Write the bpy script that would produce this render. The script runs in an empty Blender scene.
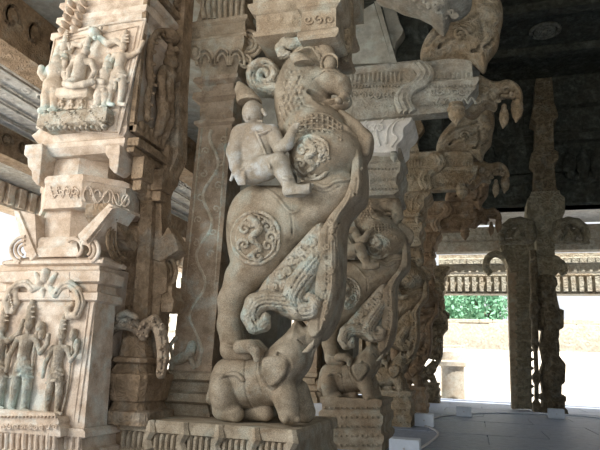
WORLD=1.05; SUN=12.0; AREA=560; AREA2=230; EXPO=0.05
import bpy, math, random
import numpy as np
PI = math.pi
rnd = random.Random(7)
COL = bpy.context.scene.collection

# ---------------------------------------------------------------- camera frame
F = 583.0; EYE = 1.2
def dv(px, py):
    v = np.array([(px-300)/F, (225-py)/F, -1.0]); return v/np.linalg.norm(v)
_Y = dv(475, 372); _h = dv(0, 372-475*.038)
_Z = np.cross(_Y, _h); _Z /= np.linalg.norm(_Z)
if _Z[1] < 0: _Z = -_Z
_X = np.cross(_Y, _Z)
CM = np.array([_X, _Y, _Z]); CC = np.array([0, 0, EYE])
def at(px, py, y):
    """point of the vertical plane at depth y seen at picture point px, py"""
    d = CM @ dv(px, py); return CC + d*(y/d[1])
def atx(px, py, x):
    d = CM @ dv(px, py); return CC + d*(x/d[0])
def atz(px, py, z):
    d = CM @ dv(px, py); return CC + d*((z-EYE)/d[2])

# ---------------------------------------------------------------- mesh builder
class MB:
    def __init__(s): s.v = []; s.f = []
    def add(s, vs, fs):
        o = len(s.v); s.v += [tuple(map(float, v)) for v in vs]; s.f += [tuple(i+o for i in f) for f in fs]; return s
    def box(s, x0, x1, y0, y1, z0, z1, b=0.0):
        if b <= 0:
            vs = [(x, y, z) for z in (z0, z1) for (x, y) in ((x0, y0), (x1, y0), (x1, y1), (x0, y1))]
            return s.add(vs, [(3, 2, 1, 0), (4, 5, 6, 7), (0, 1, 5, 4), (1, 2, 6, 5), (2, 3, 7, 6), (3, 0, 4, 7)])
        return s.rings([(z0, x0+b, x1-b, y0+b, y1-b), (z0+b, x0, x1, y0, y1), (z1-b, x0, x1, y0, y1), (z1, x0+b, x1-b, y0+b, y1-b)])
    def loft(s, rings, cap=True):
        n = len(rings[0]); vs = [p for r in rings for p in r]; fs = []
        for k in range(len(rings)-1):
            for i in range(n):
                j = (i+1) % n; fs.append((k*n+i, k*n+j, (k+1)*n+j, (k+1)*n+i))
        if cap: fs.append(tuple(range(n-1, -1, -1))); fs.append(tuple((len(rings)-1)*n+i for i in range(n)))
        return s.add(vs, fs)
    def rings(s, rows, c=0.0):
        """rows (z, x0, x1, y0, y1[, chamfer]) from bottom to top"""
        R = []
        for r in rows:
            z, x0, x1, y0, y1 = r[:5]; cc = r[5] if len(r) > 5 else c
            if cc > 0:
                R.append([(x0+cc, y0, z), (x1-cc, y0, z), (x1, y0+cc, z), (x1, y1-cc, z), (x1-cc, y1, z), (x0+cc, y1, z), (x0, y1-cc, z), (x0, y0+cc, z)])
            else: R.append([(x0, y0, z), (x1, y0, z), (x1, y1, z), (x0, y1, z)])
        return s.loft(R)
    def lathe(s, cx, cy, prof, n=16, sx=1, sy=1):
        return s.loft([[(cx+r*sx*math.cos(2*PI*i/n), cy+r*sy*math.sin(2*PI*i/n), z) for i in range(n)] for z, r in prof])
    def tube(s, pts, r, n=6, flat=None):
        P = [np.array(p, float) for p in pts]; m = len(P)
        rr = r if hasattr(r, '__len__') else [r]*m
        R = []; up = None
        for i in range(m):
            t = P[min(i+1, m-1)]-P[max(i-1, 0)]; t /= (np.linalg.norm(t)+1e-9)
            a = np.array([0, 1., 0]) if abs(t[1]) < .9 else np.array([1., 0, 0])
            if flat is not None: a = np.array(flat, float)
            u = np.cross(a, t); u /= (np.linalg.norm(u)+1e-9); w = np.cross(t, u)
            R.append([tuple(P[i]+rr[i]*(math.cos(2*PI*k/n)*u+math.sin(2*PI*k/n)*w)) for k in range(n)])
        return s.loft(R)
    def ball(s, c, r, n=8):
        rx, ry, rz = r if hasattr(r, '__len__') else (r, r, r)
        R = []
        for k in range(1, n):
            a = -PI/2+PI*k/n
            R.append([(c[0]+rx*math.cos(a)*math.cos(2*PI*i/n/1.0), c[1]+ry*math.cos(a)*math.sin(2*PI*i/n), c[2]+rz*math.sin(a)) for i in range(n)])
        return s.loft(R)
    def prism(s, poly, y0, y1, bev=0.0):
        """poly in x,z (counter-clockwise seen from the front) pushed along y"""
        p = [(a, b) for a, b in poly]; n = len(p)
        area = sum(p[i][0]*p[(i+1) % n][1]-p[(i+1) % n][0]*p[i][1] for i in range(n))
        if area < 0: p = p[::-1]
        cx = sum(a for a, b in p)/n; cz = sum(b for a, b in p)/n
        R = []
        if bev: R.append([(cx+(a-cx)*(1-bev), y0, cz+(b-cz)*(1-bev)) for a, b in p]); R.append([(a, y0+bev*.4, b) for a, b in p])
        else: R.append([(a, y0, b) for a, b in p])
        R.append([(a, y1, b) for a, b in p])
        return s.loft(R)
    def prismx(s, poly, x0, x1):
        """poly in y,z pushed along x"""
        return s.loft([[(x0, a, b) for a, b in poly], [(x1, a, b) for a, b in poly]])

ROOTLOC = {}
def mesh_obj(name, verts, faces, mat, parent=None, smooth=False, angle=None):
    me = bpy.data.meshes.new(name)
    off = np.zeros(3); p = parent
    while p is not None:
        off = off+np.array(p.location); p = p.parent
    V = np.asarray(verts, float)-off
    me.from_pydata(V.tolist(), [], faces if isinstance(faces, list) else faces.tolist())
    me.materials.append(mat)
    if smooth: me.shade_smooth()
    o = bpy.data.objects.new(name, me); COL.objects.link(o); o.parent = parent
    if angle:
        me.shade_smooth()
        try: me.set_sharp_from_angle(angle=angle)
        except Exception: pass
    return o
def build(mb, name, mat, parent=None, smooth=False, angle=None, fix=True, bevel=0.0):
    o = mesh_obj(name, mb.v, mb.f, mat, parent, smooth, angle)
    if fix:
        import bmesh
        bm = bmesh.new(); bm.from_mesh(o.data); bmesh.ops.recalc_face_normals(bm, faces=bm.faces)
        bm.to_mesh(o.data); bm.free()
        if angle:
            o.data.shade_smooth(); o.data.set_sharp_from_angle(angle=angle)
    if bevel:
        m = o.modifiers.new('soft_edges', 'BEVEL'); m.width = bevel; m.segments = 2; m.limit_method = 'ANGLE'; m.angle_limit = .6
    return o
def empty(name, loc):
    o = bpy.data.objects.new(name, None); o.location = loc; COL.objects.link(o); return o
def tag(o, label, cat, group=None, kind=None):
    if label: o['label'] = label
    if cat: o['category'] = cat
    if group: o['group'] = group
    o['kind'] = kind or 'thing'
    return o
def struct(o, label=None):
    o['kind'] = 'structure'
    if label: o['label'] = label
    return o
def copy_tree(o, parent=None):
    c = o.copy(); COL.objects.link(c); c.parent = parent
    for ch in list(o.children): copy_tree(ch, c)
    return c

# ---------------------------------------------------------------- 2D helpers
def spline(pts, n=6, closed=True):
    P = [np.array(p, float) for p in pts]; m = len(P); out = []
    rng = range(m) if closed else range(m-1)
    for i in rng:
        if closed: a, b, c, d = P[(i-1) % m], P[i], P[(i+1) % m], P[(i+2) % m]
        else: a, b, c, d = P[max(i-1, 0)], P[i], P[i+1], P[min(i+2, m-1)]
        for k in range(n):
            t = k/n
            out.append(.5*((2*b)+(-a+c)*t+(2*a-5*b+4*c-d)*t*t+(-a+3*b-3*c+d)*t**3))
    if not closed: out.append(P[-1])
    return np.array(out)
def spiral(cx, cy, r0, r1, a0, turns, n=22):
    """picture-space spiral from radius r0 to r1"""
    return [(cx+(r0+(r1-r0)*k/n)*math.cos(a0+2*PI*turns*k/n), cy-(r0+(r1-r0)*k/n)*math.sin(a0+2*PI*turns*k/n)) for k in range(n+1)]

# ---------------------------------------------------------------- volume sculpting (distance field -> surface nets)
class Sculpt:
    def __init__(s, Y0, box_px, y0, y1, h, T=None):
        """box_px: picture rectangle at depth Y0; y0..y1 world depth range; h cell size; T warps picture points"""
        s.Y0 = Y0; s.T = T or (lambda a, b: (a, b)); s.sc = 1.0
        xa, ya, xb, yb = box_px
        cs = [at(*s.T(a, b), Y0) for a in (xa, xb) for b in (ya, yb)]
        lo = np.min(cs, 0); hi = np.max(cs, 0)
        s.h = h
        s.xs = np.arange(lo[0]-2*h, hi[0]+3*h, h); s.ys = np.arange(y0-2*h, y1+3*h, h); s.zs = np.arange(lo[2]-2*h, hi[2]+3*h, h)
        s.D = np.full((len(s.xs), len(s.ys), len(s.zs)), 1.0, np.float32)
        a = at(*s.T(300, 250), Y0); b = at(*s.T(340, 250), Y0); s.u = np.linalg.norm(a-b)/40   # metres per picture unit
    def pt(s, px, py, w=0.0):
        p = at(*s.T(px, py), s.Y0-w); return p
    def _rng(s, lo, hi):
        r = []
        for ax, l, q in zip((s.xs, s.ys, s.zs), lo, hi):
            i = max(int((l-ax[0])/s.h), 0); j = min(int((q-ax[0])/s.h)+2, len(ax)); r.append((i, max(j, i)))
        return r
    def _apply(s, rg, d, k, op):
        (i0, i1), (j0, j1), (k0, k1) = rg
        A = s.D[i0:i1, j0:j1, k0:k1]
        if op == 'cut':
            h = np.clip(.5-.5*(A+d)/max(k, 1e-6), 0, 1); R = A*(1-h)+(-d)*h+k*h*(1-h) if k > 0 else np.maximum(A, -d)
        elif k <= 0: R = np.minimum(A, d)
        else:
            h = np.clip(.5+.5*(A-d)/k, 0, 1); R = A*(1-h)+d*h-k*h*(1-h)
        s.D[i0:i1, j0:j1, k0:k1] = R
    def grid(s, rg):
        (i0, i1), (j0, j1), (k0, k1) = rg
        return s.xs[i0:i1, None, None], s.ys[None, j0:j1, None], s.zs[None, None, k0:k1]
    def cap3(s, a, b, ra, rb, k=.02, op='add', sy=1.0):
        a = np.array(a, float); b = np.array(b, float); R = max(ra, rb)+k+2*s.h; Ry = R*max(sy, 1)
        lo = np.minimum(a, b)-[R, Ry, R]; hi = np.maximum(a, b)+[R, Ry, R]
        rg = s._rng(lo, hi)
        if any(q[1] <= q[0] for q in rg): return
        X, Yg, Zg = s.grid(rg)
        ab = b-a; abw = ab*np.array([1, 1/sy, 1]); L = max(float(abw@abw), 1e-9)
        dx, dy, dz = X-a[0], (Yg-a[1])/sy, Zg-a[2]
        t = np.clip((dx*abw[0]+dy*abw[1]+dz*abw[2])/L, 0, 1)
        d = np.sqrt((dx-t*abw[0])**2+(dy-t*abw[1])**2+(dz-t*abw[2])**2)-(ra+(rb-ra)*t)
        s._apply(rg, d*min(sy, 1), k, op)
    def limb(s, pts, k=.02, op='add', sy=1.0):
        """pts: (px, py, w, r_px)"""
        Q = [(s.pt(p[0], p[1], p[2]), p[3]*s.u) for p in pts]
        for (a, ra), (b, rb) in zip(Q[:-1], Q[1:]): s.cap3(a, b, ra, rb, k, op, sy)
        if len(Q) == 1: s.cap3(Q[0][0], Q[0][0]+1e-4, Q[0][1], Q[0][1], k, op, sy)
    def ell(s, px, py, w, rx, ry, rw, ang=0.0, k=.03, op='add'):
        """ellipsoid, radii rx, ry in picture units, rw in metres, ang degrees counter-clockwise"""
        c = s.pt(px, py, w); a, b = rx*s.u, ry*s.u; R = max(a, b)+k+2*s.h
        rg = s._rng(c-[R, rw+k+2*s.h, R], c+[R, rw+k+2*s.h, R])
        if any(q[1] <= q[0] for q in rg): return
        X, Yg, Zg = s.grid(rg); ca, sa = math.cos(math.radians(ang)), math.sin(math.radians(ang))
        dx, dz = X-c[0], Zg-c[2]; uu = dx*ca+dz*sa; vv = -dx*sa+dz*ca; dy = Yg-c[1]
        k0 = np.sqrt((uu/a)**2+(vv/b)**2+(dy/rw)**2); k1 = np.sqrt((uu/a**2)**2+(vv/b**2)**2+(dy/rw**2)**2)+1e-9
        s._apply(rg, k0*(k0-1)/k1, k, op)
    def poly(s, pts, w, t, R, k=.02, op='add', smooth=True, n=5):
        """outline in picture units, centre depth offset w, half thickness t, edge rounding R (metres)"""
        pp = spline(pts, n) if smooth else np.array(pts, float)
        Q = np.array([s.pt(a, b, w)[[0, 2]] for a, b in pp])
        yc = s.Y0-w; pad = k+2*s.h
        lo = [Q[:, 0].min()-pad, yc-t-pad, Q[:, 1].min()-pad]; hi = [Q[:, 0].max()+pad, yc+t+pad, Q[:, 1].max()+pad]
        rg = s._rng(lo, hi)
        if any(q[1] <= q[0] for q in rg): return
        X = s.xs[rg[0][0]:rg[0][1]][:, None]; Zg = s.zs[rg[2][0]:rg[2][1]][None, :]
        d2 = np.full((X.shape[0], Zg.shape[1]), 1e9); sg = np.ones_like(d2); m = len(Q)
        for i in range(m):
            a = Q[i]; b = Q[(i+1) % m]; e = b-a
            wx = X-a[0]; wz = Zg-a[1]; tt = np.clip((wx*e[0]+wz*e[1])/max(e@e, 1e-12), 0, 1)
            d2 = np.minimum(d2, (wx-e[0]*tt)**2+(wz-e[1]*tt)**2)
            c1 = Zg >= a[1]; c2 = Zg < b[1]; c3 = e[0]*wz > e[1]*wx
            fl = (c1 & c2 & c3) | (~c1 & ~c2 & ~c3); sg = np.where(fl, -sg, sg)
        d = (np.sqrt(d2)*sg)[:, None, :]
        R = min(R, max(float(-d.min()), s.h)); Yg = s.ys[rg[1][0]:rg[1][1]][None, :, None]
        q = R/t
        f = np.sqrt(np.maximum(d+R, 0)**2+((Yg-yc)*q)**2)-R
        f = f*min(1.0, 1/q) if q > 1 else f
        s._apply(rg, f, k, op)
    def front(s, px, py, w0=.0, default=None):
        """world y of the front surface seen at a picture point"""
        p = s.pt(px, py, w0)
        for _ in range(2):
            i = int(round((p[0]-s.xs[0])/s.h)); kk = int(round((p[2]-s.zs[0])/s.h))
            if not (0 <= i < len(s.xs) and 0 <= kk < len(s.zs)): return default
            col = s.D[i, :, kk]; m = np.nonzero(col < 0)[0]
            if len(m) == 0: return default
            j = m[0]
            y = s.ys[j] if j == 0 else s.ys[j]-s.h*(-col[j])/max(col[j-1]-col[j], 1e-6)
            p = at(*s.T(px, py), y)
        return y
    def surf_pts(s, path, lift=0.0):
        out = []; last = None
        for px, py in path:
            y = s.front(px, py, default=last)
            if y is None: continue
            last = y; out.append(at(*s.T(px, py), y-lift))
        return out
    def ridge(s, path, r, k=.006, lift=0.0, op='add', taper=None, src=None):
        """raised (or cut) line following the surface; r in picture units"""
        P = (src or s).surf_pts(path, lift); m = len(P)
        for i in range(m-1):
            r1 = r*(taper(i/(m-1)) if taper else 1)*s.u; r2 = r*(taper((i+1)/(m-1)) if taper else 1)*s.u
            s.cap3(P[i], P[i+1], r1, r2, k, op)
    def noise(s, amp, f):
        pass
    def mesh(s):
        D = s.D; D[0] = D[-1] = 1; D[:, 0] = D[:, -1] = 1; D[:, :, 0] = D[:, :, -1] = 1
        nx, ny, nz = D.shape; ins = D < 0
        c = [ins[i:nx-1+i, j:ny-1+j, k:nz-1+k] for i in (0, 1) for j in (0, 1) for k in (0, 1)]
        sm = np.zeros(c[0].shape, np.int8)
        for q in c: sm += q
        act = (sm > 0) & (sm < 8); I, J, K = np.nonzero(act); n = len(I)
        idx = np.full(act.shape, -1, np.int32); idx[act] = np.arange(n)
        acc = np.zeros((n, 3)); cnt = np.zeros(n)
        E = []
        for ax in range(3):
            for a in (0, 1):
                for b in (0, 1):
                    o = [0, 0, 0]; oth = [q for q in range(3) if q != ax]; o[oth[0]] = a; o[oth[1]] = b
                    o2 = list(o); o2[ax] = 1
                    d1 = D[I+o[0], J+o[1], K+o[2]]; d2 = D[I+o2[0], J+o2[1], K+o2[2]]
                    m = (d1 < 0) != (d2 < 0); t = np.where(m, d1/np.where(m, d1-d2, 1), 0)
                    for q in range(3): acc[:, q] += np.where(m, o[q]+(t if q == ax else 0), 0)
                    cnt += m
        acc /= cnt[:, None]
        V = np.stack([s.xs[0]+(I+acc[:, 0])*s.h, s.ys[0]+(J+acc[:, 1])*s.h, s.zs[0]+(K+acc[:, 2])*s.h], 1)
        Fc = []
        for ax in range(3):
            sl1 = [slice(1, -1)]*3; sl1[ax] = slice(0, -1); sl2 = [slice(1, -1)]*3; sl2[ax] = slice(1, None)
            A = ins[tuple(sl1)]; B = ins[tuple(sl2)]
            for flip in (False, True):
                M = (A & ~B) if not flip else (~A & B)
                a, b, c_ = np.nonzero(M)
                g = [a+1, b+1, c_+1]; g[ax] = g[ax]-1
                u, v = [(1, 2), (2, 0), (0, 1)][ax]
                def cell(du, dvv):
                    q = [g[0].copy(), g[1].copy(), g[2].copy()]; q[u] -= du; q[v] -= dvv; return idx[q[0], q[1], q[2]]
                quad = [cell(1, 1), cell(0, 1), cell(0, 0), cell(1, 0)]
                if flip: quad = quad[::-1]
                Fc.append(np.stack(quad, 1))
        Fc = np.concatenate(Fc); Fc = Fc[(Fc >= 0).all(1)]
        return V, Fc
    def build(s, name, mat, parent):
        V, Fc = s.mesh(); return mesh_obj(name, V, Fc, mat, parent, smooth=True)
# ---------------------------------------------------------------- materials
def stone(name, dark, mid, light, stain=(.33, .22, .13), tint=(.50, .55, .50), tint_amt=.35, stain_amt=.45, rough=.88, bump=.35, scale=1.0, crease_shade=.55, grain=.18, carve=0.0, cs=16):
    m = bpy.data.materials.new(name); m.use_nodes = True; nt = m.node_tree; N = nt.nodes; L = nt.links
    b = N['Principled BSDF']; b.inputs['Roughness'].default_value = rough
    try: b.inputs['Specular IOR Level'].default_value = .25
    except Exception: pass
    geo = N.new('ShaderNodeNewGeometry'); mp = N.new('ShaderNodeMapping'); L.new(geo.outputs['Position'], mp.inputs[0])
    def noise(sc, det=4, ro=.6):
        n = N.new('ShaderNodeTexNoise'); n.inputs['Scale'].default_value = sc*scale; n.inputs['Detail'].default_value = det
        n.inputs['Roughness'].default_value = ro; L.new(mp.outputs[0], n.inputs['Vector']); return n
    def ramp(src, stops):
        r = N.new('ShaderNodeValToRGB'); r.color_ramp.elements[0].position = stops[0][0]; r.color_ramp.elements[0].color = (*stops[0][1], 1)
        r.color_ramp.elements[1].position = stops[-1][0]; r.color_ramp.elements[1].color = (*stops[-1][1], 1)
        for p, c in stops[1:-1]:
            e = r.color_ramp.elements.new(p); e.color = (*c, 1)
        L.new(src, r.inputs[0]); return r
    def mix(fac, a, bb, mode='MIX', f=None):
        x = N.new('ShaderNodeMix'); x.data_type = 'RGBA'; x.blend_type = mode
        if fac is not None: L.new(fac, x.inputs[0])
        else: x.inputs[0].default_value = f
        for i, q in ((6, a), (7, bb)):
            if isinstance(q, tuple): x.inputs[i].default_value = (*q, 1)
            else: L.new(q, x.inputs[i])
        return x.outputs[2]
    big = noise(1.6, 5); med = noise(7, 5); fine = noise(120, 3, .75)
    c = ramp(med.outputs[0], [(.3, dark), (.5, mid), (.72, light)]).outputs[0]
    g = lambda v: (v, v, v)
    sm = ramp(big.outputs[0], [(.42, g(0)), (.66, g(stain_amt))])
    c = mix(sm.outputs[0], c, stain)
    n2 = noise(3.1, 6, .65); n2.noise_dimensions = '3D'
    tm = ramp(n2.outputs[0], [(.52, g(0)), (.68, g(tint_amt))])
    c = mix(tm.outputs[0], c, tint)
    gm = ramp(fine.outputs[0], [(.3, g(1-grain*2)), (.7, g(1+grain))])
    c = mix(None, c, gm.outputs[0], 'MULTIPLY', 1.0)
    pr = ramp(geo.outputs['Pointiness'], [(.43, g(1-crease_shade)), (.5, g(1)), (.58, g(1.18))])  # creases darkened and edges lightened in the colour, as painted occlusion shade
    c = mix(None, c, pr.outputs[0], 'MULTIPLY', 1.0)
    if carve:
        wn = noise(9, 2); wa = N.new('ShaderNodeVectorMath'); wa.operation = 'MULTIPLY_ADD'; L.new(wn.outputs['Color'], wa.inputs[0]); wa.inputs[1].default_value = (.12, .12, .12); L.new(mp.outputs[0], wa.inputs[2])
        vo = N.new('ShaderNodeTexVoronoi'); vo.feature = 'SMOOTH_F1'; vo.inputs['Scale'].default_value = cs; L.new(wa.outputs[0], vo.inputs['Vector'])
        sn = N.new('ShaderNodeMath'); sn.operation = 'MULTIPLY'; L.new(vo.outputs['Distance'], sn.inputs[0]); sn.inputs[1].default_value = 17
        s2 = N.new('ShaderNodeMath'); s2.operation = 'SINE'; L.new(sn.outputs[0], s2.inputs[0])
        cr = ramp(s2.outputs[0], [(.0, g(1-.28*carve)), (.35, g(1)), (1.0, g(1+.10*carve))])  # hollows of the bump carving get their shade painted into the colour
        c = mix(None, c, cr.outputs[0], 'MULTIPLY', 1.0)
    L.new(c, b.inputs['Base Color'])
    bp = N.new('ShaderNodeBump'); bp.inputs['Strength'].default_value = bump; bp.inputs['Distance'].default_value = .012
    ad = N.new('ShaderNodeMath'); ad.operation = 'MULTIPLY_ADD'; L.new(fine.outputs[0], ad.inputs[0]); ad.inputs[1].default_value = .5
    md2 = noise(26, 4, .7); L.new(md2.outputs[0], ad.inputs[2]); L.new(ad.outputs[0], bp.inputs['Height']); L.new(bp.outputs[0], b.inputs['Normal'])
    if carve:
        b2 = N.new('ShaderNodeBump'); b2.inputs['Strength'].default_value = min(1, carve); b2.inputs['Distance'].default_value = .022
        L.new(s2.outputs[0], b2.inputs['Height']); L.new(bp.outputs[0], b2.inputs['Normal']); L.new(b2.outputs[0], b.inputs['Normal'])
    return m
def plain(name, col, rough=.8, emit=None):
    m = bpy.data.materials.new(name); m.use_nodes = True; nt = m.node_tree; b = nt.nodes['Principled BSDF']
    n = nt.nodes.new('ShaderNodeTexNoise'); n.inputs['Scale'].default_value = 9; r = nt.nodes.new('ShaderNodeValToRGB')
    r.color_ramp.elements[0].color = (*[c*.85 for c in col], 1); r.color_ramp.elements[1].color = (*[min(c*1.1, 1) for c in col], 1)
    g = nt.nodes.new('ShaderNodeNewGeometry'); nt.links.new(g.outputs['Position'], n.inputs['Vector'])
    nt.links.new(n.outputs[0], r.inputs[0]); nt.links.new(r.outputs[0], b.inputs['Base Color']); b.inputs['Roughness'].default_value = rough
    return m
M = {}
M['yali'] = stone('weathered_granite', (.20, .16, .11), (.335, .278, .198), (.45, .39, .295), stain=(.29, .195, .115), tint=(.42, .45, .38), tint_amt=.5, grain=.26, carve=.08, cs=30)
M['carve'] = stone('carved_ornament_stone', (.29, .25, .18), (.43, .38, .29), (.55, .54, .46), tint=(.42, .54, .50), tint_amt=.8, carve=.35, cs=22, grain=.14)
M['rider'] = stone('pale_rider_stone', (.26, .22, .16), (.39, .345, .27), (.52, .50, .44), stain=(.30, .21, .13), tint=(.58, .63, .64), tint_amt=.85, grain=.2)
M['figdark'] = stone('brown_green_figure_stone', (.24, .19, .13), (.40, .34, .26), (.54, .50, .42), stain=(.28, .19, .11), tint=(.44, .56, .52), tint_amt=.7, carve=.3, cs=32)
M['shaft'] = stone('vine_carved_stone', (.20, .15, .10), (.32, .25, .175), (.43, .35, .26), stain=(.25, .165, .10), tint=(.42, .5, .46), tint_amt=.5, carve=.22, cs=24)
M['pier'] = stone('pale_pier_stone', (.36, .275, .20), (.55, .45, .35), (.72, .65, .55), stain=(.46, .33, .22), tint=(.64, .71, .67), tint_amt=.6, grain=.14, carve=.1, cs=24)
M['side'] = stone('side_shade_stone', (.15, .105, .062), (.255, .18, .112), (.36, .27, .18), stain=(.17, .11, .062), tint_amt=.2, carve=.35, cs=17, grain=.14)  # browner, darker stone for shaded side faces; the shade is in the colour
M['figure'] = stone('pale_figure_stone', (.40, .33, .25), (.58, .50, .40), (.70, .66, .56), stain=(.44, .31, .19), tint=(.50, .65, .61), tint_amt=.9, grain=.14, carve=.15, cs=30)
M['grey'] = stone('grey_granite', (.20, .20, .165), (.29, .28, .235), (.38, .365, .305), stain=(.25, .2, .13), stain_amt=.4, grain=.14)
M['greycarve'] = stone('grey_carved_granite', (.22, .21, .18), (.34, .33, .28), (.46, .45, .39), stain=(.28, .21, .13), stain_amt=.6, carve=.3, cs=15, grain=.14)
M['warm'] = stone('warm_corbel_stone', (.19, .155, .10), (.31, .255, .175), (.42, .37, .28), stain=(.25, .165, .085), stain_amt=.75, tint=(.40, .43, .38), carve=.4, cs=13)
M['dark'] = stone('shade_dark_stone', (.022, .026, .022), (.042, .048, .040), (.075, .082, .068), stain=(.04, .035, .022), tint_amt=.1, carve=.5, cs=4)  # near-black colour stands in for the shade high in the hall
M['shadegrey'] = stone('shade_grey_stone', (.08, .085, .072), (.14, .15, .13), (.2, .21, .19), stain=(.07, .06, .04), tint_amt=.1, carve=.4, cs=6)  # grey lowered the same way for the boss in the ceiling shade
M['duskbeam'] = stone('dim_beam_stone', (.26, .24, .19), (.38, .36, .30), (.48, .46, .39), tint_amt=.2, carve=.4, cs=8)  # beam tone raised to stand in for light bounced off the yard
M['lightbeam'] = stone('pale_soffit_stone', (.60, .59, .55), (.74, .72, .67), (.82, .80, .75), stain=(.45, .38, .28), carve=.15, cs=6)  # tone made this pale to imitate yard bounce on the soffits
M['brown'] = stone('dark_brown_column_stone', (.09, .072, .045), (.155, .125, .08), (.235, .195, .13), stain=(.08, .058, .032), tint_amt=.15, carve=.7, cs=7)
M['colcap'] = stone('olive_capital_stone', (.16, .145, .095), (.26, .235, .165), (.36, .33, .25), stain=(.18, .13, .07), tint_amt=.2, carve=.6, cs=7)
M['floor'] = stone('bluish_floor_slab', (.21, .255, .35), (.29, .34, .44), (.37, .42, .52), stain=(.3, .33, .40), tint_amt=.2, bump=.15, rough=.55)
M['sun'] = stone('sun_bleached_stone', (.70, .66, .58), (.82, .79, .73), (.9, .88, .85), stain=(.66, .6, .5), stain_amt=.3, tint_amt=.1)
M['drum'] = stone('shaded_drum_stone', (.30, .28, .24), (.40, .38, .33), (.48, .46, .41), tint_amt=.1)  # stone darkened in the colour to stand for roof shade
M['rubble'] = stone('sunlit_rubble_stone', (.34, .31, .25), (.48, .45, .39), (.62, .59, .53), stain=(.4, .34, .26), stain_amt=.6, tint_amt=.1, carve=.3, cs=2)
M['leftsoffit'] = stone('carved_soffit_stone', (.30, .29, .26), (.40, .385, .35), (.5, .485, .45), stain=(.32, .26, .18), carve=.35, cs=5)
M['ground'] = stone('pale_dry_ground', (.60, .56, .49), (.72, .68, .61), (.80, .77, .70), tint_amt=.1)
M['box'] = plain('grey_light_box_paint', (.72, .80, .90), .5)
M['cable'] = plain('pale_cable_plastic', (.55, .56, .58), .5)
M['leaf'] = plain('leaf_green', (.22, .46, .30), .7)
M['bark'] = plain('bark', (.16, .12, .08), .9)
# ---------------------------------------------------------------- rearing lion-beast with rider and elephant
YA = 5.3
def medallion(body, parent, name, cx, cy, rx, ry, mat, h, label=None, lift=.012):
    s = Sculpt(YA, (cx-rx-6, cy-ry-6, cx+rx+6, cy+ry+6), YA-.75, YA+.1, h, T=body.T)
    f = lambda p, r, tp=None, lf=lift: s.ridge(p, r, k=.004, lift=lf, taper=tp, src=body)
    ring = [(cx+rx*math.cos(2*PI*i/28), cy+ry*math.sin(2*PI*i/28)) for i in range(29)]
    f(ring, 2.0)
    f([(cx+(rx-4)*math.cos(2*PI*i/24), cy+(ry-4)*math.sin(2*PI*i/24)) for i in range(25)], 1.0)
    tp = lambda t: 1.25-.6*t
    f(spline([(cx-rx*.2, cy-ry*.75), (cx+rx*.15, cy-ry*.35), (cx-rx*.2, cy), (cx+rx*.15, cy+ry*.35), (cx-rx*.3, cy+ry*.7)], 5, False), 3.4, tp)
    for (ox, oy, a, sgn) in ((-.45, -.35, .5, 1), (.48, -.42, 2.5, -1), (-.5, .25, 3.8, -1), (.5, .3, -.6, 1), (.1, .72, 1.2, 1), (0, -.7, -2, -1), (.62, -.02, 0, 1)):
        f(spiral(cx+rx*ox, cy+ry*oy, min(rx, ry)*.27, .6, a, sgn*1.25, 16), 1.75, tp)
    o = s.build(name, mat, parent)
    if label: o['label'] = label
    return o

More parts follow.
